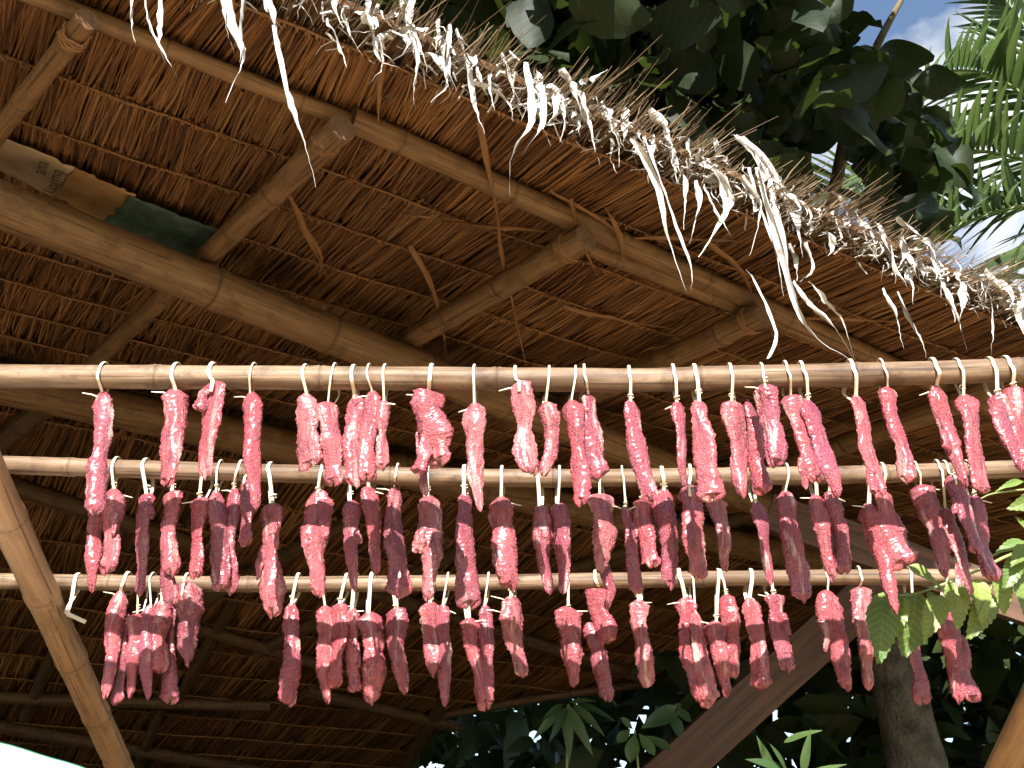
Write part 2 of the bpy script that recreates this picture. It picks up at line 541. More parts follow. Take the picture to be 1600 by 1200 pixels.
def slab(name, poly, off0, off1, mat):
    n = len(poly)
    V = [RP(s, t, off0) for s, t in poly] + [RP(s, t, off1) for s, t in poly]
    F = [tuple(range(n)), tuple(reversed(range(n, 2 * n)))] + [(i, n + i, n + (i + 1) % n, (i + 1) % n) for i in range(n)]
    return mesh_obj(name, V, F, mat, roof, False)
S0, S1 = -4.2, 7.5
slab('thatch_layer', [(S0, 0.02), (S1, 0.02), (S1, TR), (S0, TR)], 0.035, 0.06, M['backing'])
slab('thatch_cover', [(S0, 0.16), (S1, 0.16), (S1, TR), (S0, TR)], 0.064, 0.11, M['thatch_top'])
far_st = [st(on2(a, b)) for a, b in FAR]
far_st = [(min(s, S1 - 0.02), max(t, TR + 0.05)) for s, t in far_st]
poly2 = [(S0, TR)] + [(S1, TR)] + [(S1, far_st[-1][1])] + list(reversed(far_st)) + [(S0, far_st[0][1])]
slab('thatch_layer', poly2, 0.036, 0.06, M['backing'])
slab('thatch_cover', poly2, 0.064, 0.15, M['thatch_top'])

def ribbons(P0, P1, W, sagv, tint, lift, name, mat, parent, tent=0.35, mask=True):
    """many flat stalks at once: P0->P1 with half width W, mid point pushed by sagv (n,3)"""
    n = len(P0)
    D = P1 - P0
    L = np.linalg.norm(D, axis=1, keepdims=True); D = D / np.maximum(L, 1e-6)
    Z = np.array([0, 0, 1.0])
    S = np.cross(D, Z); S /= np.maximum(np.linalg.norm(S, axis=1, keepdims=True), 1e-6)
    U = np.cross(S, D)
    roll = lift[:, None]
    S2 = S * np.cos(roll) + U * np.sin(roll)
    U2 = -S * np.sin(roll) + U * np.cos(roll)
    mid = (P0 + P1) / 2 + sagv
    V = np.zeros((n, 9, 3)); T = np.repeat(tint[:, None], 9, axis=1)
    for k, (c, f) in enumerate(((P0, 1.0), (mid, 0.95), (P1, 0.45))):
        w = W[:, None] * f
        V[:, k * 3 + 0] = c - S2 * w
        V[:, k * 3 + 1] = c - U2 * w * tent * 2
        V[:, k * 3 + 2] = c + S2 * w
    base = (np.arange(n) * 9)[:, None]
    q = np.array([[0, 1, 4, 3], [1, 2, 5, 4], [3, 4, 7, 6], [4, 5, 8, 7]])
    Fc = (base[:, :, None] + q[None]).reshape(-1, 4)
    lu = np.repeat(rng.uniform(0, 5, (n, 1, 3)), 9, axis=1); lu[:, :, 0] += np.array([0, 0, 0, .02, .02, .02, .04, .04, .04])[None]
    return mesh_obj(name, V.reshape(-1, 3), Fc, mat, parent, False, lu.reshape(-1, 3), T.ravel())

EAn, en, rn = np.array(EA), np.array(e), np.array(rdir)
def RPn(s, t, off):
    z = np.where(t <= TR, H + SL1 * t, H + SL1 * TR - SL2 * (t - TR)) + off
    X = EAn[None] + en[None] * s[:, None] + rn[None] * t[:, None]
    X[:, 2] = z
    return X

def visible(X, m=260):
    x, y = project_np(X)
    ok = (x > -m) & (x < 1600 + m) & (y > -m) & (y < 1200 + m)
    return ok, x, y

courses = []
t = 0.10
while t < TE:
    courses.append(t)
    t += 0.27 if t < TR else 0.34
for k, tk in enumerate(courses):
    near = tk < TR
    pitch_ = 0.0027 if tk < 1.3 else (0.0034 if near else 0.0075)
    n = int((S1 - S0) / pitch_)
    s = rng.uniform(S0, S1, n)
    clump = 0.02 * np.sin(s * 31 + k) + 0.012 * np.sin(s * 83 + 2 * k)
    tstart = tk + rng.normal(0, 0.012, n)
    ln = rng.uniform(0.30, 0.52, n)
    ang = rng.normal(0, 0.042, n) + 0.03 * np.sin(s * 9 + k * 1.7) + 0.04 * np.sin(s * 3.1 + k)
    if tk < 0.3:
        ang += 0.10 * np.sin(s * 5.0)
    # stalks run from the seam towards the ridge and tuck up under the next course
    ds = np.tan(ang) * ln
    o0 = rng.uniform(-0.022, 0.004, n); o1 = o0 + rng.uniform(0.004, 0.024, n)
    t1 = np.minimum(tstart + ln, TE)
    if near: t1 = np.minimum(t1, TR + 0.02)
    A = RPn(s, tstart, o0); B = RPn(s + ds, t1, np.minimum(o1, 0.03))
    okA, xa, ya = visible(A); okB, xb, yb = visible(B)
    ok = okA | okB
    if not near:
        lim = np.interp(xb, fx, fy, left=9999)
        lim2 = np.interp(xa, fx, fy, left=9999)
        ok &= (yb < lim - 2) & (ya < lim2)
    A, B, s_, n = A[ok], B[ok], s[ok], int(ok.sum())
    if n == 0: continue
    tint = np.clip(rng.beta(2.0, 2.2, n) + 0.16 * np.sin(s_ * 6 + k * 2.1) + 0.12 * np.sin(s_ * 17 + k), 0, 1)
    W = rng.uniform(0.0020, 0.0050, n) * (1.0 if near else 1.5)
    sag = np.zeros((n, 3)); sag[:, 2] = rng.normal(-0.002, 0.004, n); sag += en[None] * rng.normal(0, 0.006, n)[:, None]
    o = ribbons(A, B, W, sag, tint, rng.uniform(-0.6, 0.6, n), 'straw_course', M['straw'], roof)
    o['kind'] = 'stuff'
    # stitched seam: a thin cane the stalks are folded over
    Sx = np.arange(S0, S1, 0.05)
    X = RPn(Sx, np.full_like(Sx, tk), -0.02 + 0.004 * np.sin(Sx * 7))
    okx, x_, y_ = visible(X, 300)
    if not near: okx &= y_ < np.interp(x_, fx, fy, left=9999) - 4
    idx = np.where(okx)[0]
    if len(idx) > 3:
        pts = [Vector(X[i]) + rdir * random.uniform(-0.004, 0.004) for i in range(idx[0], idx[-1] + 1)]
        V, F, LU = tube(pts, 0.0042, 0.0035, 6)
        cane = mesh_obj('seam_cane', V, F, M['strap'], roof, True, LU, [0.5] * len(V))
        # stitches
        m = int(len(pts) * 0.05 / 0.022)
        ss_ = rng.uniform(Sx[idx[0]], Sx[idx[-1]], m)
        a0 = RPn(ss_, np.full(m, tk - 0.011), np.full(m, -0.027)); a1 = RPn(ss_ + rng.uniform(0.004, 0.016, m), np.full(m, tk + 0.011), np.full(m, -0.027))
        stc = ribbons(a0, a1, np.full(m, 0.0028), np.tile([0, 0, -0.004], (m, 1)), rng.uniform(0.4, 1, m), np.zeros(m), 'stitches', M['straw'], roof)
        stc.parent = cane; stc['kind'] = 'stuff'

# eave: stalk ends that stick out past the edge, and the first loose course
n = 3300
s = rng.uniform(-2.2, 5.2, n)
cl = 0.5 + 0.5 * np.sin(s * 13) * np.sin(s * 5.3 + 1)
ln = rng.uniform(0.02, 0.17, n) * (0.35 + cl) * np.where(rng.uniform(0, 1, n) < 0.25, 1.4, 0.8)
t0 = rng.uniform(0.0, 0.28, n)
ang = rng.normal(0, 0.22, n)
o0 = rng.uniform(-0.015, 0.07, n)
A = RPn(s, t0, o0); B = RPn(s + np.tan(ang) * ln, -ln, o0 + rng.normal(0.01, 0.035, n))
sag = np.zeros((n, 3)); sag[:, 2] = rng.normal(0, 0.006, n)
o = ribbons(A, B, rng.uniform(0.0011, 0.0024, n), sag, np.clip(rng.normal(0.42, 0.28, n), 0.0, 1), rng.uniform(-1, 1, n), 'eave_straw', M['eave'], roof)
o['kind'] = 'stuff'
# matted litter along the eave edge
n = 1200
s = rng.uniform(-2.0, 5.2, n)
tt = rng.normal(0.03, 0.035, n)
a2 = rng.uniform(0, 2 * np.pi, n)
l2 = rng.uniform(0.015, 0.06, n)
A = RPn(s, tt, rng.uniform(-0.05, 0.07, n))
B = A + np.stack([np.cos(a2) * l2, np.sin(a2) * l2, rng.normal(-0.012, 0.02, n)], 1)
o = ribbons(A, B, rng.uniform(0.0015, 0.004, n), rng.normal(0, 0.005, (n, 3)), np.clip(rng.normal(0.7, 0.25, n), 0, 1), rng.uniform(-1.5, 1.5, n), 'eave_litter', M['dry'], roof)
o['kind'] = 'stuff'

# bamboo under the thatch
def roof_bamboo(name, pa, pb, rpx, on, off, ext=(0, 0), **kw):
    mat = M['rear_shaded'] if on is on2 else M['rafter']
    a, b = on(*pa, off), on(*pb, off)
    d = (b - a).normalized()
    r = size_at(rpx, (a + b) / 2)
    return bamboo(name, [a - d * ext[0], b + d * ext[1]], r, mat, roof, **kw)
roof_bamboo('purlin', (-60, -52), (606, 213), 15.5, on1, -0.055, (0.6, 0), spacing=0.42, taper=0.1)
roof_bamboo('purlin', (548, 186), (1375, 562), 16.5, on1, -0.058, (0, 2.2), spacing=0.45)
roof_bamboo('purlin', (918, 384), (1190, 492), 15, on1, -0.065, (0, 0.35), spacing=0.40)
roof_bamboo('rafter', (136, 30), (-10, 215), 16.5, on1, -0.135, (0, 1.0), spacing=0.28, first=0.12)
roof_bamboo('rafter', (535, 200), (175, 540), 18, on1, -0.145, (0, 0.25), spacing=0.30, first=0.09, taper=0.15)
roof_bamboo('rafter', (915, 372), (606, 550), 18.5, on1, -0.145, (0, 0.4), spacing=0.31, first=0.1)
roof_bamboo('rafter', (1195, 490), (1040, 562), 19, on1, -0.145, (0, 0.9), spacing=0.3)
roof_bamboo('rafter', (1520, 620), (1330, 690), 17, on1, -0.14, (0.1, 0.7), spacing=0.3)
roof_bamboo('beam', (-40, 304), (650, 575), 33, on1, -0.26, (1.5, 3.5), spacing=0.42, first=2.23, seg=24)
ra, rb = RP(-3.6, TR, -0.16), RP(6.5, TR, -0.16)
bamboo('ridge_beam', [ra, rb], 0.085, M['rafter'], roof, spacing=0.45, seg=20)
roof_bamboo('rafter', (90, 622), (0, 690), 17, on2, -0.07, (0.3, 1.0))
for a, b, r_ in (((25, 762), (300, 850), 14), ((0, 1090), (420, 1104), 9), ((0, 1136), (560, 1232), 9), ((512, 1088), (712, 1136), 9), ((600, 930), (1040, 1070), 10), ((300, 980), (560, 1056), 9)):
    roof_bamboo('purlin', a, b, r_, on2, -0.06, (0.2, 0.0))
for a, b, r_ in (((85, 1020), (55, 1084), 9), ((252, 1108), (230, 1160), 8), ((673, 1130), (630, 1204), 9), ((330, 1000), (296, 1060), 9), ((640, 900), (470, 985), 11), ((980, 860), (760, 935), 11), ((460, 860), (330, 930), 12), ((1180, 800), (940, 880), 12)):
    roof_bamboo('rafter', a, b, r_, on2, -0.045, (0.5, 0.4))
bamboo('edge_pole', [on2(640, 1190, -0.02), on2(700, 1114, -0.02)], 0.03, M['rear_shaded'], roof)
bamboo('edge_pole', [on2(690, 1118, -0.03), on2(850, 1090, -0.03), on2(1040, 1062, -0.03), on2(1320, 1008, -0.03)], 0.032, M['rear_shaded'], roof)
# cord lashings where rafters meet purlins
for (jx, jy), (kx, ky), rp in (((124, 46), (104, 72), 17), ((520, 214), (500, 233), 19), ((896, 383), (874, 396), 20), ((1180, 497), (1160, 506), 20)):
    ja, jb = on1(jx, jy, -0.145), on1(kx, ky, -0.145)
    ax = (jb - ja).normalized(); rr_ = size_at(rp, ja) * 1.0
    u_ = ax.orthogonal().normalized(); v_ = ax.cross(u_)
    loop = []
    for q in range(64):
        an = q / 63 * 2 * math.pi * 4
        loop.append(ja.lerp(jb, 0.2 + 0.5 * q / 63) + (u_ * math.cos(an) + v_ * math.sin(an)) * (rr_ + 0.004 + 0.003 * math.sin(q * 1.9)))
    V, F, L = tube(loop, 0.0035, None, 6)
    mesh_obj('lashing', V, F, M['strap'], roof, True, L)
# posts that carry it, out of the picture but for one deep inside
for (s_, t_) in ((-2.9, 1.4), (-2.9, TR + 2.2), (7.2, 1.4), (7.3, TR)):
    top = RP(s_, t_, -0.10)
    bamboo('post', [(top.x, top.y, 0), top], 0.06, M['rafter'], roof)

# ------------------------------------------------------------------ dried leaves hanging from the eave
NE = Vector((-rdir.x, -rdir.y, 0))            # outward from the eave
def on_eave(px, py, out=0.03):
    return hit(px, py, EA + NE * out, NE)

def strip_leaf(name, path, wmax, mat, parent, twist=1.5, crinkle=0.004, seed=0, n=22, blunt=0.25):
    """a curled, tapering dry leaf along a path"""
    pts = spline(path, n)
    V, F, L = [], [], []
    fr = frames(pts, up=(1, 0.2, 0.1))
    s = 0
    ph = random.uniform(0, 6.28)
    for i, p in enumerate(pts):
        if i: s += (p - pts[i - 1]).length
        u = i / (n - 1)
        w = wmax * (blunt + (1 - blunt) * math.sin(math.pi * min(1, u * 1.15 + 0.12)) ** 0.8) * (1 - 0.85 * u ** 3)
        w *= 1 + 0.35 * noise.noise(Vector((s * 30, seed * 3.1, ph)))
        a = ph + twist * u * 2.2 + 0.5 * math.sin(u * 7 + ph)
        A, B = fr[i]
        side = A * math.cos(a) + B * math.sin(a)
        nor = -A * math.sin(a) + B * math.cos(a)
        cur = w * (0.55 + 0.3 * math.sin(u * 9 + ph))
        for j, (x, c) in enumerate(((-1, 1.0), (-0.5, 0.25), (0, 0.0), (0.5, 0.25), (1, 1.0))):
            q = p + side * (x * w) + nor * (c * cur)
            q += Vector((noise.noise(q * 60), noise.noise(q * 60 + Vector((9, 0, 0))), noise.noise(q * 60 + Vector((0, 9, 0))))) * crinkle
            V.append(q); L.append((s, x * w, 0))
    for i in range(n - 1):
        for j in range(4):
            a = i * 5 + j
            F.append((a, a + 1, a + 6, a + 5))
    return mesh_obj(name, V, F, mat, parent, True, L, [0.0] * len(V))

HANG = [
    ([(352, -30), (365, 40), (378, 92), (352, 160)], 8), ([(385, -20), (378, 40), (376, 96)], 8), ([(345, -30), (350, 30), (366, 84)], 6),
    ([(225, -30), (232, 40), (262, 92), (276, 122)], 4), ([(252, -30), (250, 30), (248, 70), (262, 110)], 5), ([(206, -40), (204, 20), (210, 66)], 4),
    ([(428, 40), (446, 130), (462, 190), (478, 230), (493, 292)], 5), ([(410, -30), (425, 30), (438, 72)], 9), ([(430, -30), (418, 10), (442, 46)], 7),
    ([(512, 28), (530, 66), (541, 106)], 7), ([(528, 0), (546, 50), (566, 86)], 3), ([(572, -5), (580, 50), (592, 92), (626, 107)], 6),
    ([(566, 20), (577, 40), (585, 60)], 9), ([(628, -10), (640, 50), (648, 92), (676, 128)], 9), ([(635, 20), (650, 82), (646, 140), (649, 170)], 6),
    ([(618, -10), (638, 12), (640, 60)], 13), ([(686, 30), (692, 80), (708, 140)], 6), ([(702, 38), (698, 100), (712, 140)], 7), ([(712, 45), (730, 110), (744, 172), (757, 208)], 7),
    ([(740, 130), (765, 138), (795, 165), (803, 190)], 7), ([(786, 82), (797, 112), (803, 158)], 9), ([(745, 105), (755, 140), (770, 162)], 5),
    ([(822, 96), (832, 150), (828, 190), (800, 238), (796, 308)], 8), ([(848, 132), (850, 175), (838, 208), (814, 244)], 7), ([(838, 110), (846, 150), (852, 186)], 8),
    ([(876, 108), (894, 140), (908, 170)], 10), ([(906, 160), (920, 190), (930, 220)], 6), ([(896, 172), (893, 182), (898, 196)], 7),
    ([(905, 130), (925, 122), (950, 108)], 6), ([(938, 158), (948, 190), (965, 216), (968, 262)], 7), ([(976, 166), (978, 200), (974, 226)], 8),
    ([(1016, 170), (1036, 200), (1056, 240)], 10), ([(1040, 200), (1052, 250), (1058, 286)], 6), ([(985, 218), (1012, 252), (1030, 300), (1045, 372), (1072, 455)], 7),
    ([(1008, 212), (1030, 270), (1050, 330), (1078, 410), (1080, 458)], 8), ([(1066, 268), (1070, 300), (1068, 360)], 6), ([(1090, 282), (1092, 310), (1078, 380)], 8),
    ([(1082, 255), (1115, 270), (1138, 318), (1118, 360), (1092, 402)], 11), ([(1100, 288), (1120, 330), (1145, 375)], 5), ([(1158, 275), (1180, 310), (1188, 330), (1172, 400)], 7),
    ([(1150, 212), (1178, 238), (1212, 292), (1246, 345), (1286, 396)], 6), ([(1160, 215), (1196, 250), (1226, 305), (1262, 352)], 7), ([(1146, 210), (1170, 222), (1188, 262), (1196, 300)], 7), ([(1120, 215), (1125, 240), (1118, 250)], 9),
    ([(1185, 260), (1205, 330), (1225, 410), (1250, 490), (1285, 535), (1326, 560)], 8), ([(1172, 262), (1192, 330), (1210, 380), (1224, 462)], 7), ([(1205, 270), (1212, 330), (1228, 420), (1232, 450)], 9),
    ([(1236, 380), (1246, 410), (1246, 440)], 8), ([(1258, 380), (1268, 420), (1250, 440)], 5), ([(1240, 440), (1262, 470), (1290, 498), (1310, 520), (1332, 560)], 5),
    ([(1264, 440), (1290, 470), (1316, 500), (1335, 562)], 4), ([(1290, 360), (1300, 385), (1294, 400)], 8), ([(1380, 360), (1396, 410), (1418, 450)], 9), ([(1412, 370), (1416, 400), (1398, 425)], 8),
    ([(1434, 385), (1440, 420), (1442, 445)], 9), ([(1400, 340), (1440, 370), (1462, 424)], 6), ([(1380, 450), (1398, 490), (1412, 545)], 4), ([(1404, 455), (1418, 490), (1440, 530), (1448, 560)], 6),
    ([(1476, 452), (1496, 500), (1512, 550)], 4), ([(1500, 440), (1506, 470), (1500, 500)], 8), ([(1590, 470), (1596, 500), (1606, 540)], 9), ([(1540, 420), (1560, 450), (1575, 480)], 7),
    ([(1545, 440), (1552, 500), (1548, 556)], 3), ([(1300, 300), (1318, 320), (1330, 350)], 6), ([(1335, 340), (1352, 352), (1372, 366)], 7), ([(1200, 560), (1214, 520), (1180, 440), (1165, 420)], 4),
]
for i, (pl, w) in enumerate(HANG):
    path = [on_eave(x, y, 0.03 + 0.03 * math.sin(i * 2.3) - 0.012 * k) for k, (x, y) in enumerate(pl)]
    if i < 3: random.seed(100 + i)
    strip_leaf('dried_leaf', path, size_at(w * 0.88, path[0]), M['dry'], roof, twist=random.uniform(0.3, 1.6), seed=i)
for i in range(150):
    s_ = random.choice([0.2, 0.75, 1.25, 1.6, 2.1, 2.55, 2.9, 3.4]) + random.gauss(0, 0.17)
    ln = random.choice([0.05, 0.07, 0.09, 0.12, 0.16]) * random.uniform(0.8, 1.3)
    a = RP(s_, random.uniform(-0.02, 0.05), random.uniform(-0.02, 0.07))
    o1 = NE * random.uniform(0.0, 0.05) + e * random.uniform(-0.03, 0.03)
    path = [a, a + o1 + Vector((0, 0, -0.15 * ln)), a + o1 * 1.3 + e * random.uniform(-0.02, 0.02) + Vector((0, 0, -0.6 * ln)), a + o1 * 1.2 + e * random.uniform(-0.05, 0.05) + Vector((0, 0, -ln))]
    strip_leaf('dried_leaf', path, random.uniform(0.004, 0.013), M['dry'], roof, twist=random.uniform(0.3, 2), seed=200 + i, n=14, crinkle=0.005)

# loose straps of palm leaf under the thatch
STRAPS = [([(752, 190), (778, 330), (790, 420), (822, 572)], 8, 0.10), ([(690, 344), (780, 352), (890, 366)], 7, 0.05), ([(640, 385), (672, 440), (690, 510), (700, 575)], 5, 0.12),
          ([(448, 305), (480, 370), (512, 436)], 6, 0.06), ([(452, 305), (500, 395), (498, 436)], 4, 0.05), ([(595, 325), (650, 335), (700, 346)], 4, 0.04),
          ([(895, 310), (905, 355), (920, 400), (940, 440)], 5, 0.10), ([(945, 325), (970, 380), (975, 430)], 5, 0.09), ([(1105, 380), (1150, 420), (1180, 470), (1232, 575)], 7, 0.12),
          ([(985, 370), (1100, 372), (1180, 380)], 6, 0.04), ([(720, 130), (680, 200), (640, 300)], 3, 0.02), ([(860, 300), (960, 360), (1000, 440)], 3, 0.06),
          ([(1180, 505), (1280, 500), (1400, 503)], 6, 0.04), ([(600, 100), (590, 160), (592, 195)], 5, 0.03), ([(880, 480), (960, 500), (1090, 520)], 4, 0.03), ([(1050, 535), (1010, 545), (985, 572)], 3, 0.1)]
for i, (pl, w, off) in enumerate(STRAPS):
    path = [on1(x, y, -0.03 - off * (0.4 + 0.6 * k / (len(pl) - 1))) for k, (x, y) in enumerate(pl)]
    strip_leaf('palm_strap', path, size_at(w * 1.0, path[0]), M['strap'], roof, twist=0.15, crinkle=0.002, seed=400 + i, n=18, blunt=0.5)

# ------------------------------------------------------------------ sheets tucked under the thatch
def tucked_sheet(name, label, cat, corners, mat, off, belly=0.03, n=14):
    c = [on1(x, y, off) for x, y in corners]      # order: upper-left, upper-right, lower-right, lower-left
    base = sum(c, Vector()) / 4
    t = thing(name, label, cat, base)
    V, F = [], []
    for side in (0, 1):
        for i in range(n + 1):
            for j in range(n + 1):
                u, v = i / n, j / n
                p = c[0].lerp(c[1], u).lerp(c[3].lerp(c[2], u), v)
                p = p + Vector((0, 0, -belly * math.sin(math.pi * u) * v + 0.006 * noise.noise(p * 9) * (1 + v)))
                if i in (0, n): p = p + (c[1] - c[0]).normalized() * 0.022 * noise.noise(Vector((v * 9, off * 50, i)))
                if j in (0, n): p = p + (c[3] - c[0]).normalized() * 0.016 * noise.noise(Vector((u * 11, off * 70, j)))
                p = p + Vector((0, 0, 0.005 * noise.noise(Vector((u * 5, v * 5, off * 90)))))
                V.append(p + Vector((0, 0, 0.003 * side)))
    N = (n + 1) ** 2
    for side in (0, 1):
        for i in range(n):
            for j in range(n):
                a = side * N + i * (n + 1) + j
                q = (a, a + n + 1, a + n + 2, a + 1)
                F.append(q if side == 0 else tuple(reversed(q)))
    rim = [i * (n + 1) for i in range(n + 1)] + [n * (n + 1) + j for j in range(1, n + 1)] + [i * (n + 1) + n for i in range(n - 1, -1, -1)] + [j for j in range(n - 1, 0, -1)]
    for a, b in zip(rim, rim[1:] + rim[:1]): F.append((b, a, a + N, b + N))
    mesh_obj('sheet', V, F, mat, t)
    return t, c
tucked_sheet('green_cloth', 'dark green cloth tucked between thatch and the thick bamboo beam', 'cloth', [(205, 308), (338, 358), (300, 412), (160, 352)], M['greencloth'], -0.07, 0.015)
tucked_sheet('brown_sacking', 'orange brown sacking tucked under thatch beside green cloth', 'sacking', [(118, 262), (212, 306), (170, 352), (82, 302)], M['sack'], -0.062, 0.008)
sheet, sc_ = tucked_sheet('printed_paper', 'stained paper sheet with dark lettering tucked under the thatch', 'paper', [(-60, 190), (124, 264), (84, 308), (-90, 226)], M['paper'], -0.055, 0.0)
for txt, px, py, sz in (('ana', 64, 262, 16), ('Lorma', 84, 284, 17)):
    cu = bpy.data.curves.new('lettering', 'FONT'); cu.body = txt; cu.size = 0.058; cu.align_x = 'CENTER'; cu.align_y = 'CENTER'
    cu.materials.append(M['ink'])
    tmp = bpy.data.objects.new('lettering_curve', cu)
    me_t = bpy.data.meshes.new_from_object(tmp); bpy.data.objects.remove(tmp)
    to = bpy.data.objects.new('lettering', me_t); COL.objects.link(to); to.parent = sheet
    p = on1(px, py, -0.066)
    to.location = p - wloc(sheet)
    # reads along the straw direction, facing down
    xax = (-rdir); xax = (NE + Vector((0, 0, -SL1))).normalized(); zax = -N1; yax = zax.cross(xax).normalized(); xax = yax.cross(zax)
    from mathutils import Matrix
    to.rotation_euler = Matrix((xax, yax, zax)).transposed().to_euler()

# ------------------------------------------------------------------ drying rack: three poles on two leaning bars
POLE_Y = (1.75, 2.04, 2.44)
POLE_PX = [
    [(-420, 580), (-200, 585), (0, 588), (400, 590), (820, 593), (1000, 594), (1180, 589), (1400, 584), (1600, 578), (1800, 574), (2050, 572)],
    [(-420, 712), (-200, 719), (0, 726), (410, 739), (820, 747), (1180, 744), (1400, 740), (1600, 732), (1800, 722), (2050, 714)],
    [(-420, 904), (-200, 906), (0, 908), (410, 913), (820, 909), (1200, 903), (1500, 901), (1800, 898), (2050, 897)]]
POLE_R = (18.8, 14.2, 12.2)
NAMES = ('top', 'middle', 'bottom')
PLAB = ('thickest pale bamboo pole, topmost of the three strung with meat strips',
        'middle bamboo pole of the three hung with raw meat strips',
        'thinnest bamboo pole, lowest of the three hung with raw meat strips')
POLER = []
for k in range(3):
    path = [P(x, y, POLE_Y[k]) for x, y in POLE_PX[k]]
    r = size_at(POLE_R[k], P(800, POLE_PX[k][4][1], POLE_Y[k])); POLER.append(r)
    t = thing('bamboo_pole', PLAB[k], 'pole', path[0], 'poles of the drying rack')
    random.seed(50 + k)
    bamboo('culm', path, r, M['pole'], t, spacing=0.34, seg=24)
def pole_at(k, px):
    xs = [a for a, b in POLE_PX[k]]; ys = [b for a, b in POLE_PX[k]]
    py = float(np.interp(px, xs, ys))
    return P(px, py, POLE_Y[k]), py

def bar(name, label, pts_px, rpx, flat=1.0):
    # lies just under the three poles, in their sloping plane
    pA, pB = P(800, 739, POLE_Y[1]), P(800, 905, POLE_Y[2])
    d = (pB - pA); d.x = 0; d.normalize()
    nrm = Vector((0, -d.z, d.y)) if d.y > 0 else Vector((0, d.z, -d.y))
    if nrm.z > 0: nrm = -nrm
    r = 0.026
    p0 = pB + nrm * (POLER[2] + r + 0.012)
    a, b = [hit(x, y, p0, nrm) for x, y in pts_px]
    dd = (b - a).normalized()
    low = b + dd * ((b.z - 0.0) / -dd.z)
    up = a - dd * 0.45
    t = thing(name, label, 'pole', low)
    rr = size_at(rpx, (a + b) / 2)
    return t, up, low, rr
t, up, low, rr = bar('leaning_bar', 'bamboo bar leaning across lower left corner, under the meat poles', [(8, 800), (170, 1160)], 23)
random.seed(5)
bamboo('culm', [up, low], rr, M['bar'], t, spacing=0.29, seg=20, first=0.17)
t, up, low, rr = bar('leaning_bar', 'split bamboo bar with pale edge leaning in the lower right corner', [(1640, 1060), (1572, 1195)], 27)
# split culm: outer skin down towards the camera, sawn edge pale
d = (low - up).normalized()
sgn = Vector((1, 0, 0)); sgn = (sgn - d * sgn.dot(d)).normalized(); nn = d.cross(sgn)
if nn.y > 0: nn = -nn
V, F, LU = [], [], []
K, Sg = 40, 12
for i in range(K + 1):
    c = up.lerp(low, i / K)
    for rad in (rr * 1.25, rr * 1.05):
        for j in range(Sg + 1):
            a = math.pi * j / Sg
            wob = 1 + 0.015 * noise.noise(Vector((i * 0.9, j * 0.1, rad)))
            V.append(c + sgn * math.cos(a) * rad * wob + nn * math.sin(a) * rad * 0.45)
            LU.append((i * 0.06, math.cos(a) * rad, math.sin(a) * rad))
W2 = 2 * (Sg + 1)
for i in range(K):
    for j in range(Sg):
        a = i * W2 + j
        F.append((a, a + 1, a + W2 + 1, a + W2))
        b = a + Sg + 1
        F.append((b + 1, b, b + W2, b + W2 + 1))
    for j in (0, Sg):
        a = i * W2 + j; b = a + Sg + 1
        F.append((a, a + W2, b + W2, b) if j == 0 else (b, b + W2, a + W2, a))
mesh_obj('split_culm', V, F, M['bar'], t, True, LU, [0.0] * len(V))

# ------------------------------------------------------------------ meat strips
TONE = {'p': (0.39, 0.072, 0.085, 0.5), 'r': (0.32, 0.028, 0.042, 0.4), 'd': (0.16, 0.017, 0.042, 0.4), 'f': (0.44, 0.15, 0.15, 0.8), 'm': (0.225, 0.030, 0.068, 0.8)}  # d: darker, with the shade cast on a strip put into its colour
WORD = {'p': 'pale pink', 'r': 'bright red', 'd': 'dark maroon', 'f': 'fat streaked pink', 'm': 'marbled purple red'}
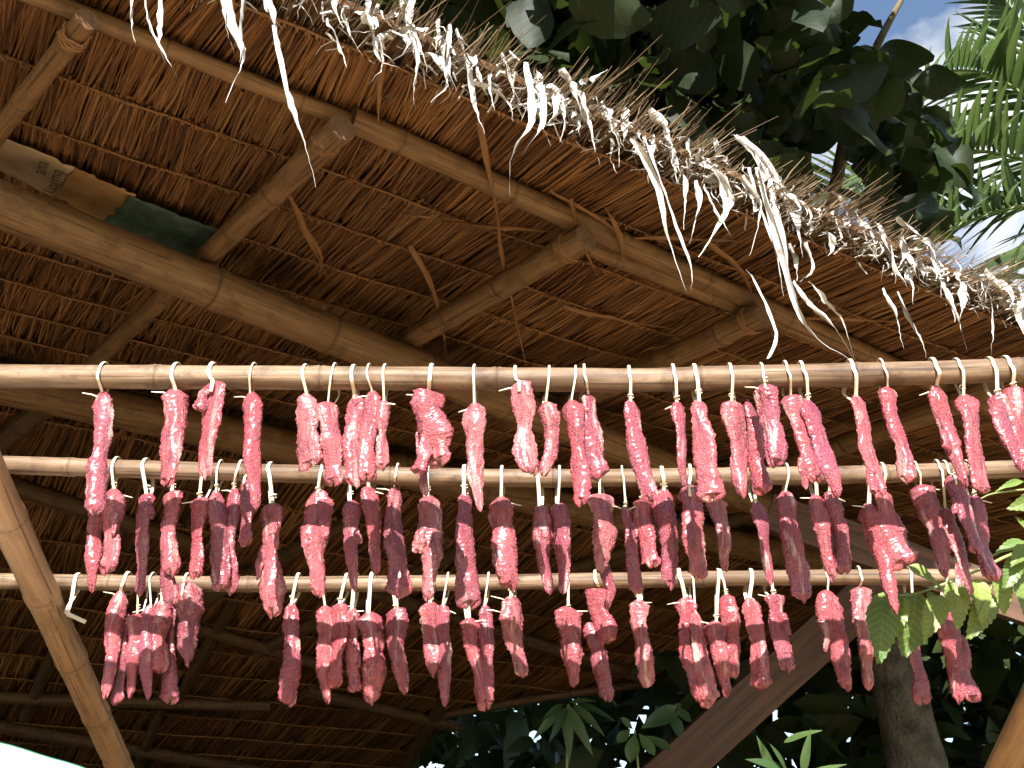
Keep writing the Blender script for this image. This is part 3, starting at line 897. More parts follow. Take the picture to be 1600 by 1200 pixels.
# (x_top, y_top, x_bottom, y_bottom, width, tone, shape)   shape: e even, t tapering, c club end, w waisted, k knob top, h hooked tip
ROWS = [[
    (160, 617, 151, 802, 33, 'm', 'w'), (274, 612, 262, 758, 36, 'p', 'e'), (335, 600, 325, 744, 38, 'r', 't'), (391, 617, 402, 794, 31, 'r', 't'),
    (479, 619, 482, 728, 40, 'f', 'c'), (513, 632, 518, 754, 36, 'p', 'e'), (554, 621, 557, 758, 34, 'r', 'c'), (581, 614, 574, 750, 30, 'p', 'e'), (600, 627, 597, 732, 20, 'f', 'w'),
    (670, 616, 684, 722, 50, 'p', 'e'), (659, 670, 664, 776, 23, 'f', 't'), (741, 634, 748, 798, 32, 'f', 't'), (811, 600, 831, 738, 36, 'f', 'w'),
    (853, 632, 868, 742, 32, 'p', 'h'), (893, 629, 911, 789, 31, 'r', 'w'), (919, 619, 935, 747, 34, 'm', 'c'), (985, 629, 1013, 782, 31, 'm', 'e'),
    (1057, 629, 1071, 758, 22, 'd', 't'), (1092, 629, 1109, 782, 36, 'p', 'c'), (1143, 632, 1160, 774, 36, 'p', 't'), (1166, 627, 1196, 770, 30, 'r', 'c'), (1193, 604, 1214, 727, 34, 'm', 'e'),
    (1235, 621, 1274, 753, 33, 'p', 'e'), (1262, 627, 1306, 776, 36, 'm', 't'), (1337, 621, 1380, 774, 30, 'p', 't'), (1386, 608, 1416, 753, 30, 'r', 'k'),
    (1463, 606, 1504, 760, 30, 'r', 't'), (1505, 621, 1537, 768, 36, 'p', 'e'), (1558, 620, 1592, 735, 32, 'm', 't'), (1582, 608, 1606, 738, 36, 'r', 'e')],
   [(178, 768, 166, 895, 36, 'p', 'e'), (153, 795, 142, 922, 26, 'r', 't'), (229, 774, 217, 932, 28, 'd', 't'), (270, 771, 265, 896, 33, 'p', 'k'), (262, 848, 264, 940, 26, 'd', 'c'),
    (312, 780, 308, 903, 29, 'r', 'k'), (338, 769, 344, 917, 32, 'd', 'c'), (366, 764, 358, 928, 25, 'm', 'e'), (384, 748, 388, 850, 24, 'd', 'c'),
    (426, 790, 422, 960, 36, 'p', 'w'), (497, 771, 496, 928, 42, 'p', 't'), (548, 785, 554, 923, 26, 'm', 't'), (576, 763, 588, 897, 27, 'r', 't'), (616, 763, 621, 931, 34, 'd', 'c'),
    (669, 779, 675, 935, 41, 'f', 't'), (725, 773, 733, 950, 34, 'd', 'c'), (783, 781, 795, 918, 39, 'p', 'e'),
    (843, 792, 858, 926, 29, 'd', 't'), (872, 790, 884, 925, 30, 'm', 't'), (937, 776, 946, 892, 42, 'f', 't'), (936, 850, 961, 950, 26, 'd', 'h'), (977, 792, 997, 928, 24, 'm', 'e'),
    (1003, 784, 1018, 884, 29, 'r', 'e'), (1037, 768, 1046, 915, 36, 'm', 't'), (1075, 762, 1095, 902, 36, 'p', 'e'), (1118, 784, 1137, 890, 28, 'f', 't'), (1180, 784, 1206, 912, 24, 'm', 't'),
    (1227, 771, 1255, 935, 38, 'm', 'c'), (1276, 776, 1299, 905, 27, 'p', 't'), (1296, 771, 1322, 893, 27, 'd', 'e'), (1357, 790, 1397, 957, 30, 'r', 't'), (1378, 771, 1412, 882, 44, 'p', 'c'),
    (1438, 761, 1480, 899, 32, 'd', 't'), (1476, 797, 1516, 927, 27, 'f', 't'), (1488, 746, 1526, 862, 30, 'm', 'e'), (1521, 777, 1551, 907, 34, 'm', 'c')],
   [(189, 927, 164, 1089, 28, 'p', 't'), (199, 960, 181, 1100, 22, 'd', 'c'), (215, 963, 205, 1087, 31, 'p', 't'), (236, 948, 228, 1092, 27, 'm', 't'), (253, 940, 248, 1050, 29, 'p', 'e'), (266, 950, 262, 1097, 28, 'd', 'c'), (290, 914, 299, 1034, 40, 'd', 't'),
    (456, 945, 450, 1100, 30, 'm', 'c'), (508, 950, 511, 1097, 29, 'p', 't'), (531, 945, 527, 1071, 27, 'r', 'e'), (550, 953, 552, 1079, 24, 'p', 'e'), (576, 961, 587, 1095, 36, 'p', 'e'), (618, 953, 629, 1081, 33, 'd', 't'),
    (672, 945, 680, 1053, 36, 'p', 't'), (692, 948, 693, 1102, 28, 'm', 't'), (733, 969, 760, 1105, 31, 'p', 'e'), (757, 948, 765, 1066, 24, 'm', 'e'), (799, 937, 812, 1056, 38, 'f', 't'),
    (888, 953, 895, 1071, 38, 'p', 't'), (936, 924, 944, 1003, 37, 'r', 'e'), (922, 976, 948, 1092, 29, 'd', 'e'), (998, 940, 1011, 1072, 28, 'f', 'e'),
    (1070, 937, 1090, 1092, 31, 'r', 'e'), (1086, 958, 1108, 1100, 30, 'f', 'c'), (1119, 974, 1134, 1085, 31, 'p', 't'), (1134, 932, 1150, 1055, 27, 'r', 'e'), (1171, 937, 1194, 1077, 31, 'p', 'w'),
    (1208, 932, 1230, 1047, 32, 'm', 'k'), (1293, 927, 1319, 1074, 40, 'p', 't'), (1343, 921, 1362, 1076, 34, 'f', 't'), (1427, 980, 1440, 1097, 27, 'd', 'e'), (1476, 940, 1498, 1098, 34, 'r', 't'), (1500, 995, 1518, 1092, 29, 'd', 'c')]]
# strips held on a neighbour's tie: no loop of their own in view
NOTIE = {(0, 10), (1, 1), (1, 4), (1, 20), (2, 1), (2, 5), (2, 32), (2, 20), (0, 20)}
ORD = ['first', 'second', 'third', 'fourth', 'fifth', 'sixth', 'seventh', 'eighth', 'ninth', 'tenth', 'eleventh', 'twelfth', 'thirteenth', 'fourteenth', 'fifteenth', 'sixteenth', 'seventeenth', 'eighteenth',
       'nineteenth', 'twentieth']
def ordinal(i):
    if i < 20: return ORD[i]
    tens = {2: 'twenty', 3: 'thirty'}[(i + 1) // 10]
    u = (i + 1) % 10
    return tens[:-1] + 'ieth' if u == 0 else tens + '-' + ORD[u - 1]
SHAPEW = {'e': 'strip', 't': 'tapering strip', 'c': 'thick-ended strip', 'w': 'pinched strip', 'k': 'knob-topped strip', 'h': 'hook-tipped strip'}

def shape_w(kind, u):
    if kind == 't': return 1.06 - 0.62 * u ** 1.7
    if kind == 'c': return 0.74 + 0.34 * u ** 0.9
    if kind == 'w': return 1.0 - 0.34 * math.exp(-((u - 0.5) / 0.13) ** 2)
    if kind == 'k': return 0.86 + 0.36 * math.exp(-((u - 0.07) / 0.09) ** 2) - 0.1 * u
    if kind == 'h': return 1.05 - 0.55 * u
    return 1.0 - 0.12 * u

def flesh(name, a, b, w, kind, seed, parent, tone):
    rs = random.Random(seed)
    nr, sg = 80, 30
    ax = b - a
    sway = w * 0.20
    ph = [rs.uniform(0, 6.28) for _ in range(6)]
    pts = []
    for i in range(nr):
        u = i / (nr - 1)
        c = a + ax * u
        c = c + Vector((sway * 0.45 * math.sin(u * 4.2 + ph[0]) + sway * 0.22 * math.sin(u * 9 + ph[1]), sway * 0.4 * math.sin(u * 5 + ph[2]), 0)) * min(1, u * 3 + 0.15)
        if kind == 'h' and u > 0.72: c += Vector((-(u - 0.72) * w * 2.0, 0, 0))
        pts.append(c)
    RA, RB, TW = [], [], []
    flat = rs.uniform(0.36, 0.6)
    for i in range(nr):
        u = i / (nr - 1)
        end = min(1, (u / (0.05 if kind == 'k' else 0.05 + 0.09 * ((seed * 7) % 10) / 10) + 0.12)) ** 0.6 * min(1, ((1 - u) / 0.05 + 0.04)) ** 0.5
        ww = w * 0.5 * shape_w(kind, u) * end
        ww *= 1 + 0.16 * math.sin(u * 11 + ph[3]) * 0.6 + 0.14 * noise.noise(Vector((u * 7, seed * 1.7, 0)))
        RA.append(ww)
        RB.append(ww * flat * (1 + 0.25 * math.sin(u * 6 + ph[4])))
        TW.append(0.5 * math.sin(u * 3.0 + ph[5]))
    so = Vector((seed * 0.37, seed * 0.11, 0))
    groove = rs.uniform(0, 6.28); gd = rs.uniform(0.0, 0.30)
    def fn(i, j, d, p):
        u = i / (nr - 1)
        q = p * 26 + so
        k = 0.15 * noise.noise(q) + 0.11 * noise.noise(q * 2.6) + 0.12 * noise.noise(q * 6.5) + 0.13 * noise.noise(q * 11)
        aa = 2 * math.pi * j / sg
        k -= gd * math.exp(-(math.atan2(math.sin(aa - groove - u * 0.9), math.cos(aa - groove - u * 0.9)) / 0.35) ** 2)
        if u > 0.93: k += 0.5 * noise.noise(Vector((aa * 1.3, seed, 3))) * (u - 0.9) * 8
        out = p + d * k
        if u > 0.95: out.z += w * 0.35 * noise.noise(Vector((math.cos(aa) * 1.4, math.sin(aa) * 1.4, seed)))
        return out
    V, F, L = tube(pts, RA, RB, sg, up=(1, 0, 0), fn=fn, twist=TW)
    L = [(s, y, z) for s, y, z in L]
    o = mesh_obj(name, V, F, M['meat'], parent, True, L)
    o.color = tone
    return o

cnt = 0
for k, row in enumerate(ROWS):
    order = sorted(range(len(row)), key=lambda i: (row[i][0] + row[i][2]) / 2)
    rank = {i: n for n, i in enumerate(order)}
    for i, (xt, yt, xb, yb, w, tn, shp) in enumerate(row):
        rs = random.Random(1000 * k + i)
        pc, ppy = pole_at(k, xt)
        y = POLE_Y[k]
        own = (k, i) not in NOTIE
        dy = rs.uniform(-0.010, 0.010)
        if not own: dy = 0.022
        a = P(xt, yt, y); wm = size_at(w, a)
        if a.z > pc.z - POLER[k] - 0.006: dy = -POLER[k] - wm * 0.34
        elif own is False and k == 0: dy = 0.03
        a = P(xt, yt, y + dy); b = P(xb, yb, y + dy)
        label = f"{WORD[tn]} meat {SHAPEW[shp]}, {ordinal(rank[i])} from left on the {NAMES[k]} pole"
        t = thing('meat_strip', label, 'meat', a, f'meat strips on the {NAMES[k]} pole')
        c = TONE[tn]; jit = rs.uniform(0.85, 1.15)
        flesh('flesh', a + Vector((0, 0, wm * 0.12)), b, wm, shp, 1000 * k + i + 1, t, (c[0] * jit, c[1] * jit, c[2] * jit, c[3]))
        if rs.random() < 0.3:      # a torn flap standing off the side of the strip
            u = rs.uniform(0.03, 0.75); sd = rs.choice([-1, 1])
            fa = a.lerp(b, u) + Vector((sd * wm * 0.25, -wm * 0.10, wm * 0.1))
            fb = fa + Vector((sd * wm * rs.uniform(0.08, 0.28), -wm * rs.uniform(0, 0.2), -wm * rs.uniform(0.7, 1.7)))
            flesh('flap', fa, fb, wm * rs.uniform(0.38, 0.6), rs.choice('tec'), 5000 + 1000 * k + i, t, (c[0] * jit, c[1] * jit, c[2] * jit, c[3]))
        if not own: continue
        # looped bamboo tie: from the meat, up the front of the pole, over it and back down
        txp = xt + rs.uniform(-8, 8) + (800 - xt) * 0.01
        pc, _ = pole_at(k, txp)
        R = POLER[k] + 0.0025
        path = [a + Vector((0, -0.002, -wm * 0.35)), a + Vector((0, -0.004, 0.004))]
        lean = pc.x
        if dy < -0.02:
            path = [a + Vector((0, -wm * 0.3, -wm * 0.5)), a + Vector((0, -wm * 0.28, 0.0))]
        path.append(Vector((lean * 0.7 + a.x * 0.3, pc.y - R - 0.002, pc.z - R * 0.6)))
        loose = rs.uniform(0.001, 0.006)
        for q in range(0, 9):
            an = math.pi * (1 - q / 8)
            path.append(Vector((lean + 0.004 * (q / 8 - 0.3), pc.y + math.cos(an) * R, pc.z + math.sin(an) * (R + loose))))
        back = Vector((rs.uniform(-0.012, 0.012), 0, 0))
        path.append(Vector((lean * 0.5 + a.x * 0.5, pc.y + R, pc.z - R)) + back)
        path.append(a + back * 0.5 + Vector((0, 0.012, 0.002)))
        path.append(a + Vector((0, 0.004, -wm * 0.3)))
        pts = spline(path, 40)
        hw = size_at(rs.choice([1.6, 2.0, 2.5, 3.1]), a)
        V, F, L = tube(pts, hw, 0.0011, 8, up=(1, 0, 0))
        mesh_obj('bamboo_tie', V, F, M['tie'], t, True, L)
        if rs.random() < 0.6:
            kz = rs.uniform(0.004, 0.02) if dy > -0.02 else 0.004
            kp = [a + Vector((math.cos(q * 1.26) * hw * 1.7, -0.006 - wm * 0.28 * (dy < -0.02) + math.sin(q * 1.26) * 0.005, kz + 0.0012 * q + rs.uniform(-0.001, 0.001))) for q in range(7)]
            V, F, L = tube(spline(kp, 18), 0.0016, 0.001, 6)
            mesh_obj('knot', V, F, M['tie'], t, True, L)
        if rs.random() < 0.5:
            sd = rs.choice([-1, 1])
            p0 = a + Vector((0, -0.002, -0.008)); p1 = p0 + Vector((sd * (wm * 0.5 + rs.uniform(0.008, 0.022)), rs.uniform(-0.012, 0.004), rs.uniform(-0.012, 0.014)))
            V, F, L = tube([p0, p0.lerp(p1, 0.5) + Vector((0, 0, 0.002)), p1], [0.0018, 0.0016, 0.001], 0.0011, 6)
            mesh_obj('tie_end', V, F, M['tie'], t, True, L)
        cnt += 1
# an empty tie on the bottom pole, left
pc, _ = pole_at(2, 122)
a = P(106, 958, POLE_Y[2] - 0.02)
R = POLER[2] + 0.0025
path = [P(134, 972, POLE_Y[2] - 0.02), P(112, 962, POLE_Y[2] - 0.02), a, P(112, 935, POLE_Y[2] - 0.02), Vector((pc.x, pc.y - R, pc.z))]
path += [Vector((pc.x, pc.y + math.cos(an) * R, pc.z + math.sin(an) * R)) for an in (2.3, 1.57, 0.8, 0.0)] + [P(108, 945, POLE_Y[2] + 0.01), P(103, 955, POLE_Y[2]), P(111, 962, POLE_Y[2])]
pts = spline(path, 48)
t = thing('bamboo_tie', 'empty knotted bamboo tie on bottom pole beside the leaning bar', 'tie', a)
V, F, L = tube(pts, size_at(3.2, a), 0.0012, 8, up=(1, 0, 0))
mesh_obj('loop', V, F, M['tie'], t, True, L)

# ------------------------------------------------------------------ timber under the roof
def board(name, label, pa, pb, w, th, face, mat):
    """a sawn board from pa to pb, broad side turned to `face`"""
    d = (pb - pa).normalized()
    n = (face - d * face.dot(d)).normalized(); s = d.cross(n)
    V, F = [], []
    K = 24
    prof = [(-1, -1), (-0.96, -1.0), (0.96, -1.0), (1, -1), (1, 1), (0.96, 1), (-0.96, 1), (-1, 1)]
    prof = [(-0.5, -0.42), (-0.48, -0.5), (0.48, -0.5), (0.5, -0.42), (0.5, 0.42), (0.48, 0.5), (-0.48, 0.5), (-0.5, 0.42)]
    for i in range(K + 1):
        c = pa.lerp(pb, i / K)
        for x, y in prof:
            j = 0.009 * noise.noise(Vector((i * 0.6, x * 3, y * 3)))
            V.append(c + s * (x * w + j) + n * (y * th + j * 0.5))
    m = len(prof)
    for i in range(K):
        for j in range(m):
            k = (j + 1) % m
            F.append((i * m + j, i * m + k, (i + 1) * m + k, (i + 1) * m + j))
    F.append(tuple(reversed(range(m)))); F.append(tuple(range(K * m, (K + 1) * m)))
    Lb = (pb - pa).length
    lu = [(Lb * (q // m) / K, prof[q % m][0] * w, prof[q % m][1] * th) for q in range(len(V))]
    o = mesh_obj(name, V, F, mat, None, False, lu)
    return tag(o, label, 'board')
def make_board_mat():
    m, nt, b = new_mat('sawn_board')
    class mp: outputs = [luv_vec(nt, (2.0, 45, 45))]
    nt.links.new(ramp(nt, noise_n(nt, mp.outputs[0], 1.0, 5), [(0.3, (0.035, 0.015, 0.007)), (0.7, (0.12, 0.055, 0.024))]), b.inputs['Base Color'])
    b.inputs['Roughness'].default_value = 0.65
    bump(nt, b, noise_n(nt, mp.outputs[0], 1.5, 4), 0.3, 0.003)
    return m
M['board'] = make_board_mat()
pa, pb = P(968, 1280, 5.5), P(1425, 865, 5.3)
dirb = (pb - pa).normalized()
pg = pa - dirb * ((pa.z) / dirb.z)
board('brace_board', 'broad dark brown board slanting up to the right below the meat', pg, pb, 0.22, 0.10, Vector((0.25, -0.9, 0.1)), M['board'])
pa, pb = P(1200, 800, 4.4), P(1780, 1010, 4.3)
board('cross_board', 'reddish brown beam behind the leaves at the right edge', pa, pb, 0.17, 0.09, Vector((0, -1, -0.2)), M['board'])

# ------------------------------------------------------------------ leaf shapes (flat blades with a folded midrib, in local metres, tip along +X)
def leaf_mesh(name, L, W, mat, shape='oval', n=9, fold=0.22, droop=0.15, wave=0.0, serr=0.0, seed=0):
    V, F, LU = [], [], []
    rs = random.Random(seed)
    for i in range(n + 1):
        u = i / n
        if shape == 'oval': w = math.sin(math.pi * (u * 0.93 + 0.035)) ** 0.75
        elif shape == 'lance': w = math.sin(math.pi * u ** 0.8) ** 0.9 * (1 - 0.15 * u)
        elif shape == 'obov': w = math.sin(math.pi * u ** 1.35) ** 0.8
        else: w = (math.sin(math.pi * min(1, u ** 0.62 * 0.98)) ** 0.85)
        w = max(w, 0.02) * W * 0.5
        if serr and i % 2 == 0 and 0 < i < n: w *= 1 - serr
        x = L * u
        zc = -droop * L * u * u
        wv = wave * W * math.sin(u * 7 + seed)
        for s_, fz in ((-1, 1), (-0.5, 0.45), (0, 0), (0.5, 0.45), (1, 1)):
            V.append((x + (0.03 * L if serr and i % 2 and abs(s_) == 1 else 0), s_ * w, zc + fold * w * fz + wv * s_ * abs(s_)))
            LU.append((x, s_ * w, 0))
    for i in range(n):
        for j in range(4):
            a = i * 5 + j
            F.append((a, a + 1, a + 6, a + 5))
    me = bpy.data.meshes.new(name)
    me.from_pydata(V, [], F); me.update()
    me.polygons.foreach_set('use_smooth', np.full(len(me.polygons), not serr))
    at = me.attributes.new('luv', 'FLOAT_VECTOR', 'POINT'); at.data.foreach_set('vector', np.asarray(LU, dtype=np.float32).ravel())
    me.materials.append(mat)
    return me
def orient(xdir, up):
    x = Vector(xdir).normalized(); z = Vector(up); z = (z - x * z.dot(x))
    if z.length < 1e-5: z = x.orthogonal()
    z.normalize(); y = z.cross(x)
    return Matrix((x, y, z)).transposed()
def put_leaf(me, p, xdir, up, parent, scale=1.0, name='leaf'):
    o = bpy.data.objects.new(name, me)
    COL.objects.link(o)
    o.parent = parent
    o.location = Vector(p) - wloc(parent)
    o.rotation_euler = orient(xdir, up).to_euler()
    o.scale = (scale,) * 3
    return o
def leaf_cloud(name, me, items, mat, parent=None):
    """many copies of one small leaf mesh joined into a single mass; items: (p, xdir, up, scale)"""
    n0 = len(me.vertices)
    co = np.zeros(n0 * 3, dtype=np.float32); me.vertices.foreach_get('co', co); co = co.reshape(-1, 3)
    fc = np.array([list(p.vertices) for p in me.polygons])
    lu = np.zeros(n0 * 3, dtype=np.float32); me.attributes['luv'].data.foreach_get('vector', lu); lu = lu.reshape(-1, 3)
    VV, FF, TT, LL = [], [], [], []
    for i, (p, xd, up, sc) in enumerate(items):
        R = np.array(orient(xd, up))
        VV.append((co * sc) @ R.T + np.array(p)); FF.append(fc + i * n0); TT.append(np.full(n0, rng.random())); LL.append(lu + rng.random() * 3)
    o = mesh_obj(name, np.concatenate(VV), np.concatenate(FF), mat, parent, True, np.concatenate(LL), np.concatenate(TT))
    o['kind'] = 'stuff'
    return o
def rdirv(rs, zlo=-1, zhi=1):
    while True:
        v = Vector((rs.uniform(-1, 1), rs.uniform(-1, 1), rs.uniform(zlo, zhi)))
        if 0.1 < v.length < 1: return v.normalized()

# ------------------------------------------------------------------ broad-leaved tree behind the roof
tb = P(1430, 1200, 6.6); tb = Vector((tb.x + 0.02, tb.y, 0))
t1 = P(1400, 1060, 6.6); t2 = P(1375, 960, 6.6)
tree = thing('broadleaf_tree', 'large dark broad-leaved tree over the roof, its mottled trunk at lower right', 'tree', tb)
tp = spline([tb, P(1432, 1200, 6.6), t1, t2, Vector((2.05, 6.4, 4.6)), Vector((1.75, 6.1, 6.4))], 40)
def barkfn(i, j, d, p):
    return p + d * (0.10 * noise.noise(p * 3) + 0.06 * noise.noise(p * 9))
tr = [0.185 - 0.06 * i / 39 for i in range(40)]
V, F, L = tube(tp, tr, None, 18, fn=barkfn)
mesh_obj('trunk', V, F, M['bark'], tree, True, L)
rs = random.Random(77)
limbs = []
for q, (pts_) in enumerate([
        [Vector((2.02, 6.4, 4.8)), Vector((1.3, 5.2, 5.3)), P(1300, 60, 5.0), P(1000, 75, 4.6), P(760, 60, 4.4)],
        [Vector((1.9, 6.3, 5.0)), P(1250, 180, 5.2), P(1050, 135, 4.9), P(900, 130, 4.8)],
        [Vector((2.0, 6.4, 4.7)), P(1330, 170, 5.4), P(1370, 72, 5.0), P(1425, -30, 4.8)],
        [Vector((1.8, 6.1, 6.0)), Vector((0.5, 4.8, 6.6)), Vector((-1.0, 4.0, 6.4))],
        [Vector((1.8, 6.1, 6.2)), Vector((1.9, 4.6, 6.9)), Vector((1.8, 3.4, 6.5))]]):
    pp_ = spline(pts_, 24); limbs.append(pp_)
    V, F, L = tube(pp_, [0.055 - 0.042 * i / 23 for i in range(24)], None, 8)
    mesh_obj('branch', V, F, M['twig'], tree, True, L)
big = [leaf_mesh('leaf_blade', 0.40, 0.26, M['bigleaf'], 'oval', 14, 0.34, 0.30, 0.26, 0, s_) for s_ in range(3)]
# individual leaves on the side that shows
def right_edge(py):   # picture limit of the crown on its right side
    return np.interp(py, [-60, 0, 60, 100, 150, 210, 330, 420], [1330, 1352, 1330, 1440, 1475, 1520, 1500, 1420])
n_leaf = 0
for (px, py, y_, ang, sc) in [(1425, 140, 4.9, -70, 1.0), (1385, 105, 4.9, 200, 0.95), (1470, 235, 5.0, -40, 1.15), (1505, 265, 5.1, -55, 1.0), (1295, 170, 4.7, -60, 0.85), (1375, 235, 4.9, -75, 0.75), (1440, 275, 5.0, -85, 0.95),
                              (1240, 215, 4.9, 190, 0.9), (1390, 295, 5.1, -95, 1.0), (1350, 130, 5.0, -110, 0.9), (1450, 190, 5.1, 30, 0.85), (1330, 90, 5.0, 130, 0.9), (1325, 30, 4.6, 10, 1.0), (1290, 20, 4.7, -30, 0.9)]:
    p = P(px, py, y_)
    a = math.radians(ang)
    xd = Vector((math.cos(a), -0.25, math.sin(a)))
    p0 = p - xd.normalized() * 0.2 * sc
    put_leaf(big[n_leaf % 3], p0, xd, Vector((rs.uniform(-0.5, 0.5), -0.9, 0.6)), tree, sc); n_leaf += 1
while n_leaf < 230:
    px, py = rs.uniform(640, 1500), rs.uniform(-120, 420)
    if px > right_edge(py) - 30 or (1225 < px < 1350 and 185 < py < 420): continue
    eave_y = (px - 500) * 0.436
    if py > eave_y + 40: continue
    y_ = rs.uniform(3.7, 5.8)
    p = P(px, py, y_)
    if p.z < 4.5: continue
    v = rdirv(rs, -1, 0.2)
    put_leaf(big[n_leaf % 3], p, v, rdirv(rs, 0.3, 1), tree, rs.uniform(0.4, 0.85)); n_leaf += 1
small = leaf_mesh('leaf_mass_blade', 0.38, 0.26, M['bigleaf'], 'oval', 4, 0.2, 0.2, 0.1)
items = []
while len(items) < 8000:
    p = Vector((rs.uniform(-2.4, 3.4), rs.uniform(2.7, 8.0), rs.uniform(4.7, 8.2)))
    X = np.array([p]); x_, y_ = project_np(X)
    if p.z > 7.4 - 0.10 * (p.x - 0.6) ** 2 - 0.12 * (p.y - 5) ** 2 + 0.9: continue
    if y_[0] > -150 and x_[0] > right_edge(y_[0]) - 45: continue
    if 1205 < x_[0] < 1360 and 170 < y_[0] < 430: continue
    if p.x > 2.6 + 0.12 * (p.y - 5): continue
    items.append((p, rdirv(rs, -1, 0.5), rdirv(rs, 0.1, 1), rs.uniform(0.4, 0.95)))
leaf_cloud('crown', small, items, M['bigleaf'], tree)

# ------------------------------------------------------------------ palm at the right
pc = P(1740, 300, 8.6)
palm = thing('palm_tree', 'palm tree with bright feathery fronds against the sky at right', 'palm', (pc.x + 0.5, pc.y + 0.3, 0))
V, F, L = tube(spline([Vector((pc.x + 0.5, pc.y + 0.3, 0)), Vector((pc.x + 0.35, pc.y + 0.2, 4)), pc], 40), [0.16 - 0.04 * i / 39 for i in range(40)], None, 14,
               fn=lambda i, j, d, p: p + d * (0.08 * (i % 2) + 0.05 * noise.noise(p * 6)))
mesh_obj('trunk', V, F, M['bark'], palm, True, L)
def leaflet_mesh(name, L, W):
    V, F, LU = [], [], []
    n = 7
    for i in range(n + 1):
        u = i / n
        w = W * 0.5 * (min(1, u * 6 + 0.25)) * (1 - u ** 2.2) + 0.0008
        for s_ in (-1, 0, 1):
            V.append((L * u, s_ * w, abs(s_) * w * 0.7 - 0.16 * L * u * u)); LU.append((L * u, s_ * w, 0))
    for i in range(n):
        for j in range(2):
            a = i * 3 + j; F.append((a, a + 1, a + 4, a + 3))
    me = bpy.data.meshes.new(name); me.from_pydata(V, [], F); me.update()
    me.polygons.foreach_set('use_smooth', np.full(len(me.polygons), False))
    at = me.attributes.new('luv', 'FLOAT_VECTOR', 'POINT'); at.data.foreach_set('vector', np.asarray(LU, dtype=np.float32).ravel())
    me.materials.append(M['palm'])
    return me
lf = leaflet_mesh('leaflet_blade', 0.9, 0.085)
rs = random.Random(31)
FRONDS = [  # picture path of the rachis, with plan distance at each point
    ([(1740, 300, 8.6), (1600, 150, 8.2), (1500, 110, 7.8), (1380, 160, 7.3)], True, 40),
    ([(1740, 300, 8.6), (1560, 240, 8.2), (1420, 250, 7.7), (1260, 350, 7.2)], True, 46),
    ([(1740, 300, 8.6), (1560, 330, 8.3), (1420, 390, 7.9), (1300, 470, 7.6)], True, 42),
    ([(1740, 300, 8.6), (1640, 160, 8.7), (1600, 40, 8.6), (1520, -60, 8.4)], True, 40),
    ([(1740, 300, 8.6), (1610, 400, 8.3), (1560, 470, 8.1), (1530, 560, 7.9)], True, 34),
    ([(1740, 300, 8.6), (1700, 160, 8.6), (1760, 30, 8.4), (1850, -60, 8.0)], False, 40),
    ([(1740, 300, 8.6), (1760, 300, 8.3), (1860, 340, 8.0), (1950, 430, 7.7)], False, 40),
    ([(1740, 300, 8.6), (1720, 280, 9.2), (1800, 250, 9.9), (1900, 280, 10.5)], False, 40),
    ([(1740, 300, 8.6), (1500, 330, 9.2), (1330, 300, 9.8), (1180, 330, 10.2)], False, 50)]
for pl, single, m in FRONDS:
    pts = spline([P(*q) for q in pl], 30)
    V, F, L = tube(pts, [0.026 - 0.021 * i / 29 for i in range(30)], None, 6)
    fr_ = mesh_obj('frond', V, F, M['stem'], palm, True, L)
    items = []
    for i in range(m):
        u = 0.14 + 0.86 * i / m
        x = u * 29; k = min(int(x), 28)
        p = pts[k].lerp(pts[k + 1], x - k); tg = (pts[k + 1] - pts[k]).normalized()
        side0 = tg.cross(Vector((0, 0, 1))).normalized(); upn = side0.cross(tg)
        for sd in (-1, 1):
            xd = tg * (0.55 + 0.5 * u + rs.uniform(-0.15, 0.15)) + side0 * sd * rs.uniform(0.75, 1.05) + upn * rs.uniform(-0.05, 0.65)
            sc = (0.62 + 0.5 * math.sin(math.pi * min(1, u * 1.05))) * rs.uniform(0.85, 1.1) * (1 - 0.35 * u ** 4)
            items.append((p, xd, upn + side0 * sd * -0.35 + Vector((0, -0.3, 0)), sc))
    if single and m <= 46 and len([c for c in palm.children_recursive if c.name.startswith('leaflet')]) < 230:
        for p, xd, up, sc in items: put_leaf(lf, p, xd, up, fr_, sc, 'leaflet')
    else:
        leaf_cloud('leaflets', lf, items, M['palm'], fr_)

# ------------------------------------------------------------------ sapling whose sprig reaches in at the right
SD = 0.24
sb = P(1760, 1000, 2.25)
sap = thing('sapling', 'bright green serrated leaves on a sprig reaching in at the right edge', 'sapling', (sb.x, sb.y, 0))
def twig(pts_, r0, r1, nm='stem'):
    pp_ = spline(pts_, 20)
    V, F, L = tube(pp_, [r0 + (r1 - r0) * i / 19 for i in range(20)], None, 7)
    return mesh_obj(nm, V, F, M['stem'], sap, True, L)
twig([Vector((sb.x, sb.y, 0)), Vector((sb.x + 0.02, sb.y, 0.9)), P(1720, 960, 2.2 + SD), P(1690, 840, 2.15 + SD)], 0.012, 0.006)
twig([P(1700, 900, 2.18 + SD), P(1610, 860, 2.12 + SD), P(1520, 895, 2.06 + SD), P(1440, 925, 2.02 + SD), P(1400, 930, 2.0 + SD)], 0.005, 0.0018)
twig([P(1692, 840, 2.15 + SD), P(1640, 770, 2.1 + SD), P(1560, 770, 2.05 + SD), P(1530, 780, 2.02 + SD)], 0.004, 0.0012)
twig([P(1610, 860, 2.12 + SD), P(1560, 900, 2.06 + SD), P(1530, 960, 2.04 + SD)], 0.003, 0.0012)
sl = [leaf_mesh('serrated_blade', 0.115, 0.066, M['sprig'], 'ovate', 17, 0.22, 0.2, 0.06, 0.10, s_) for s_ in range(3)]
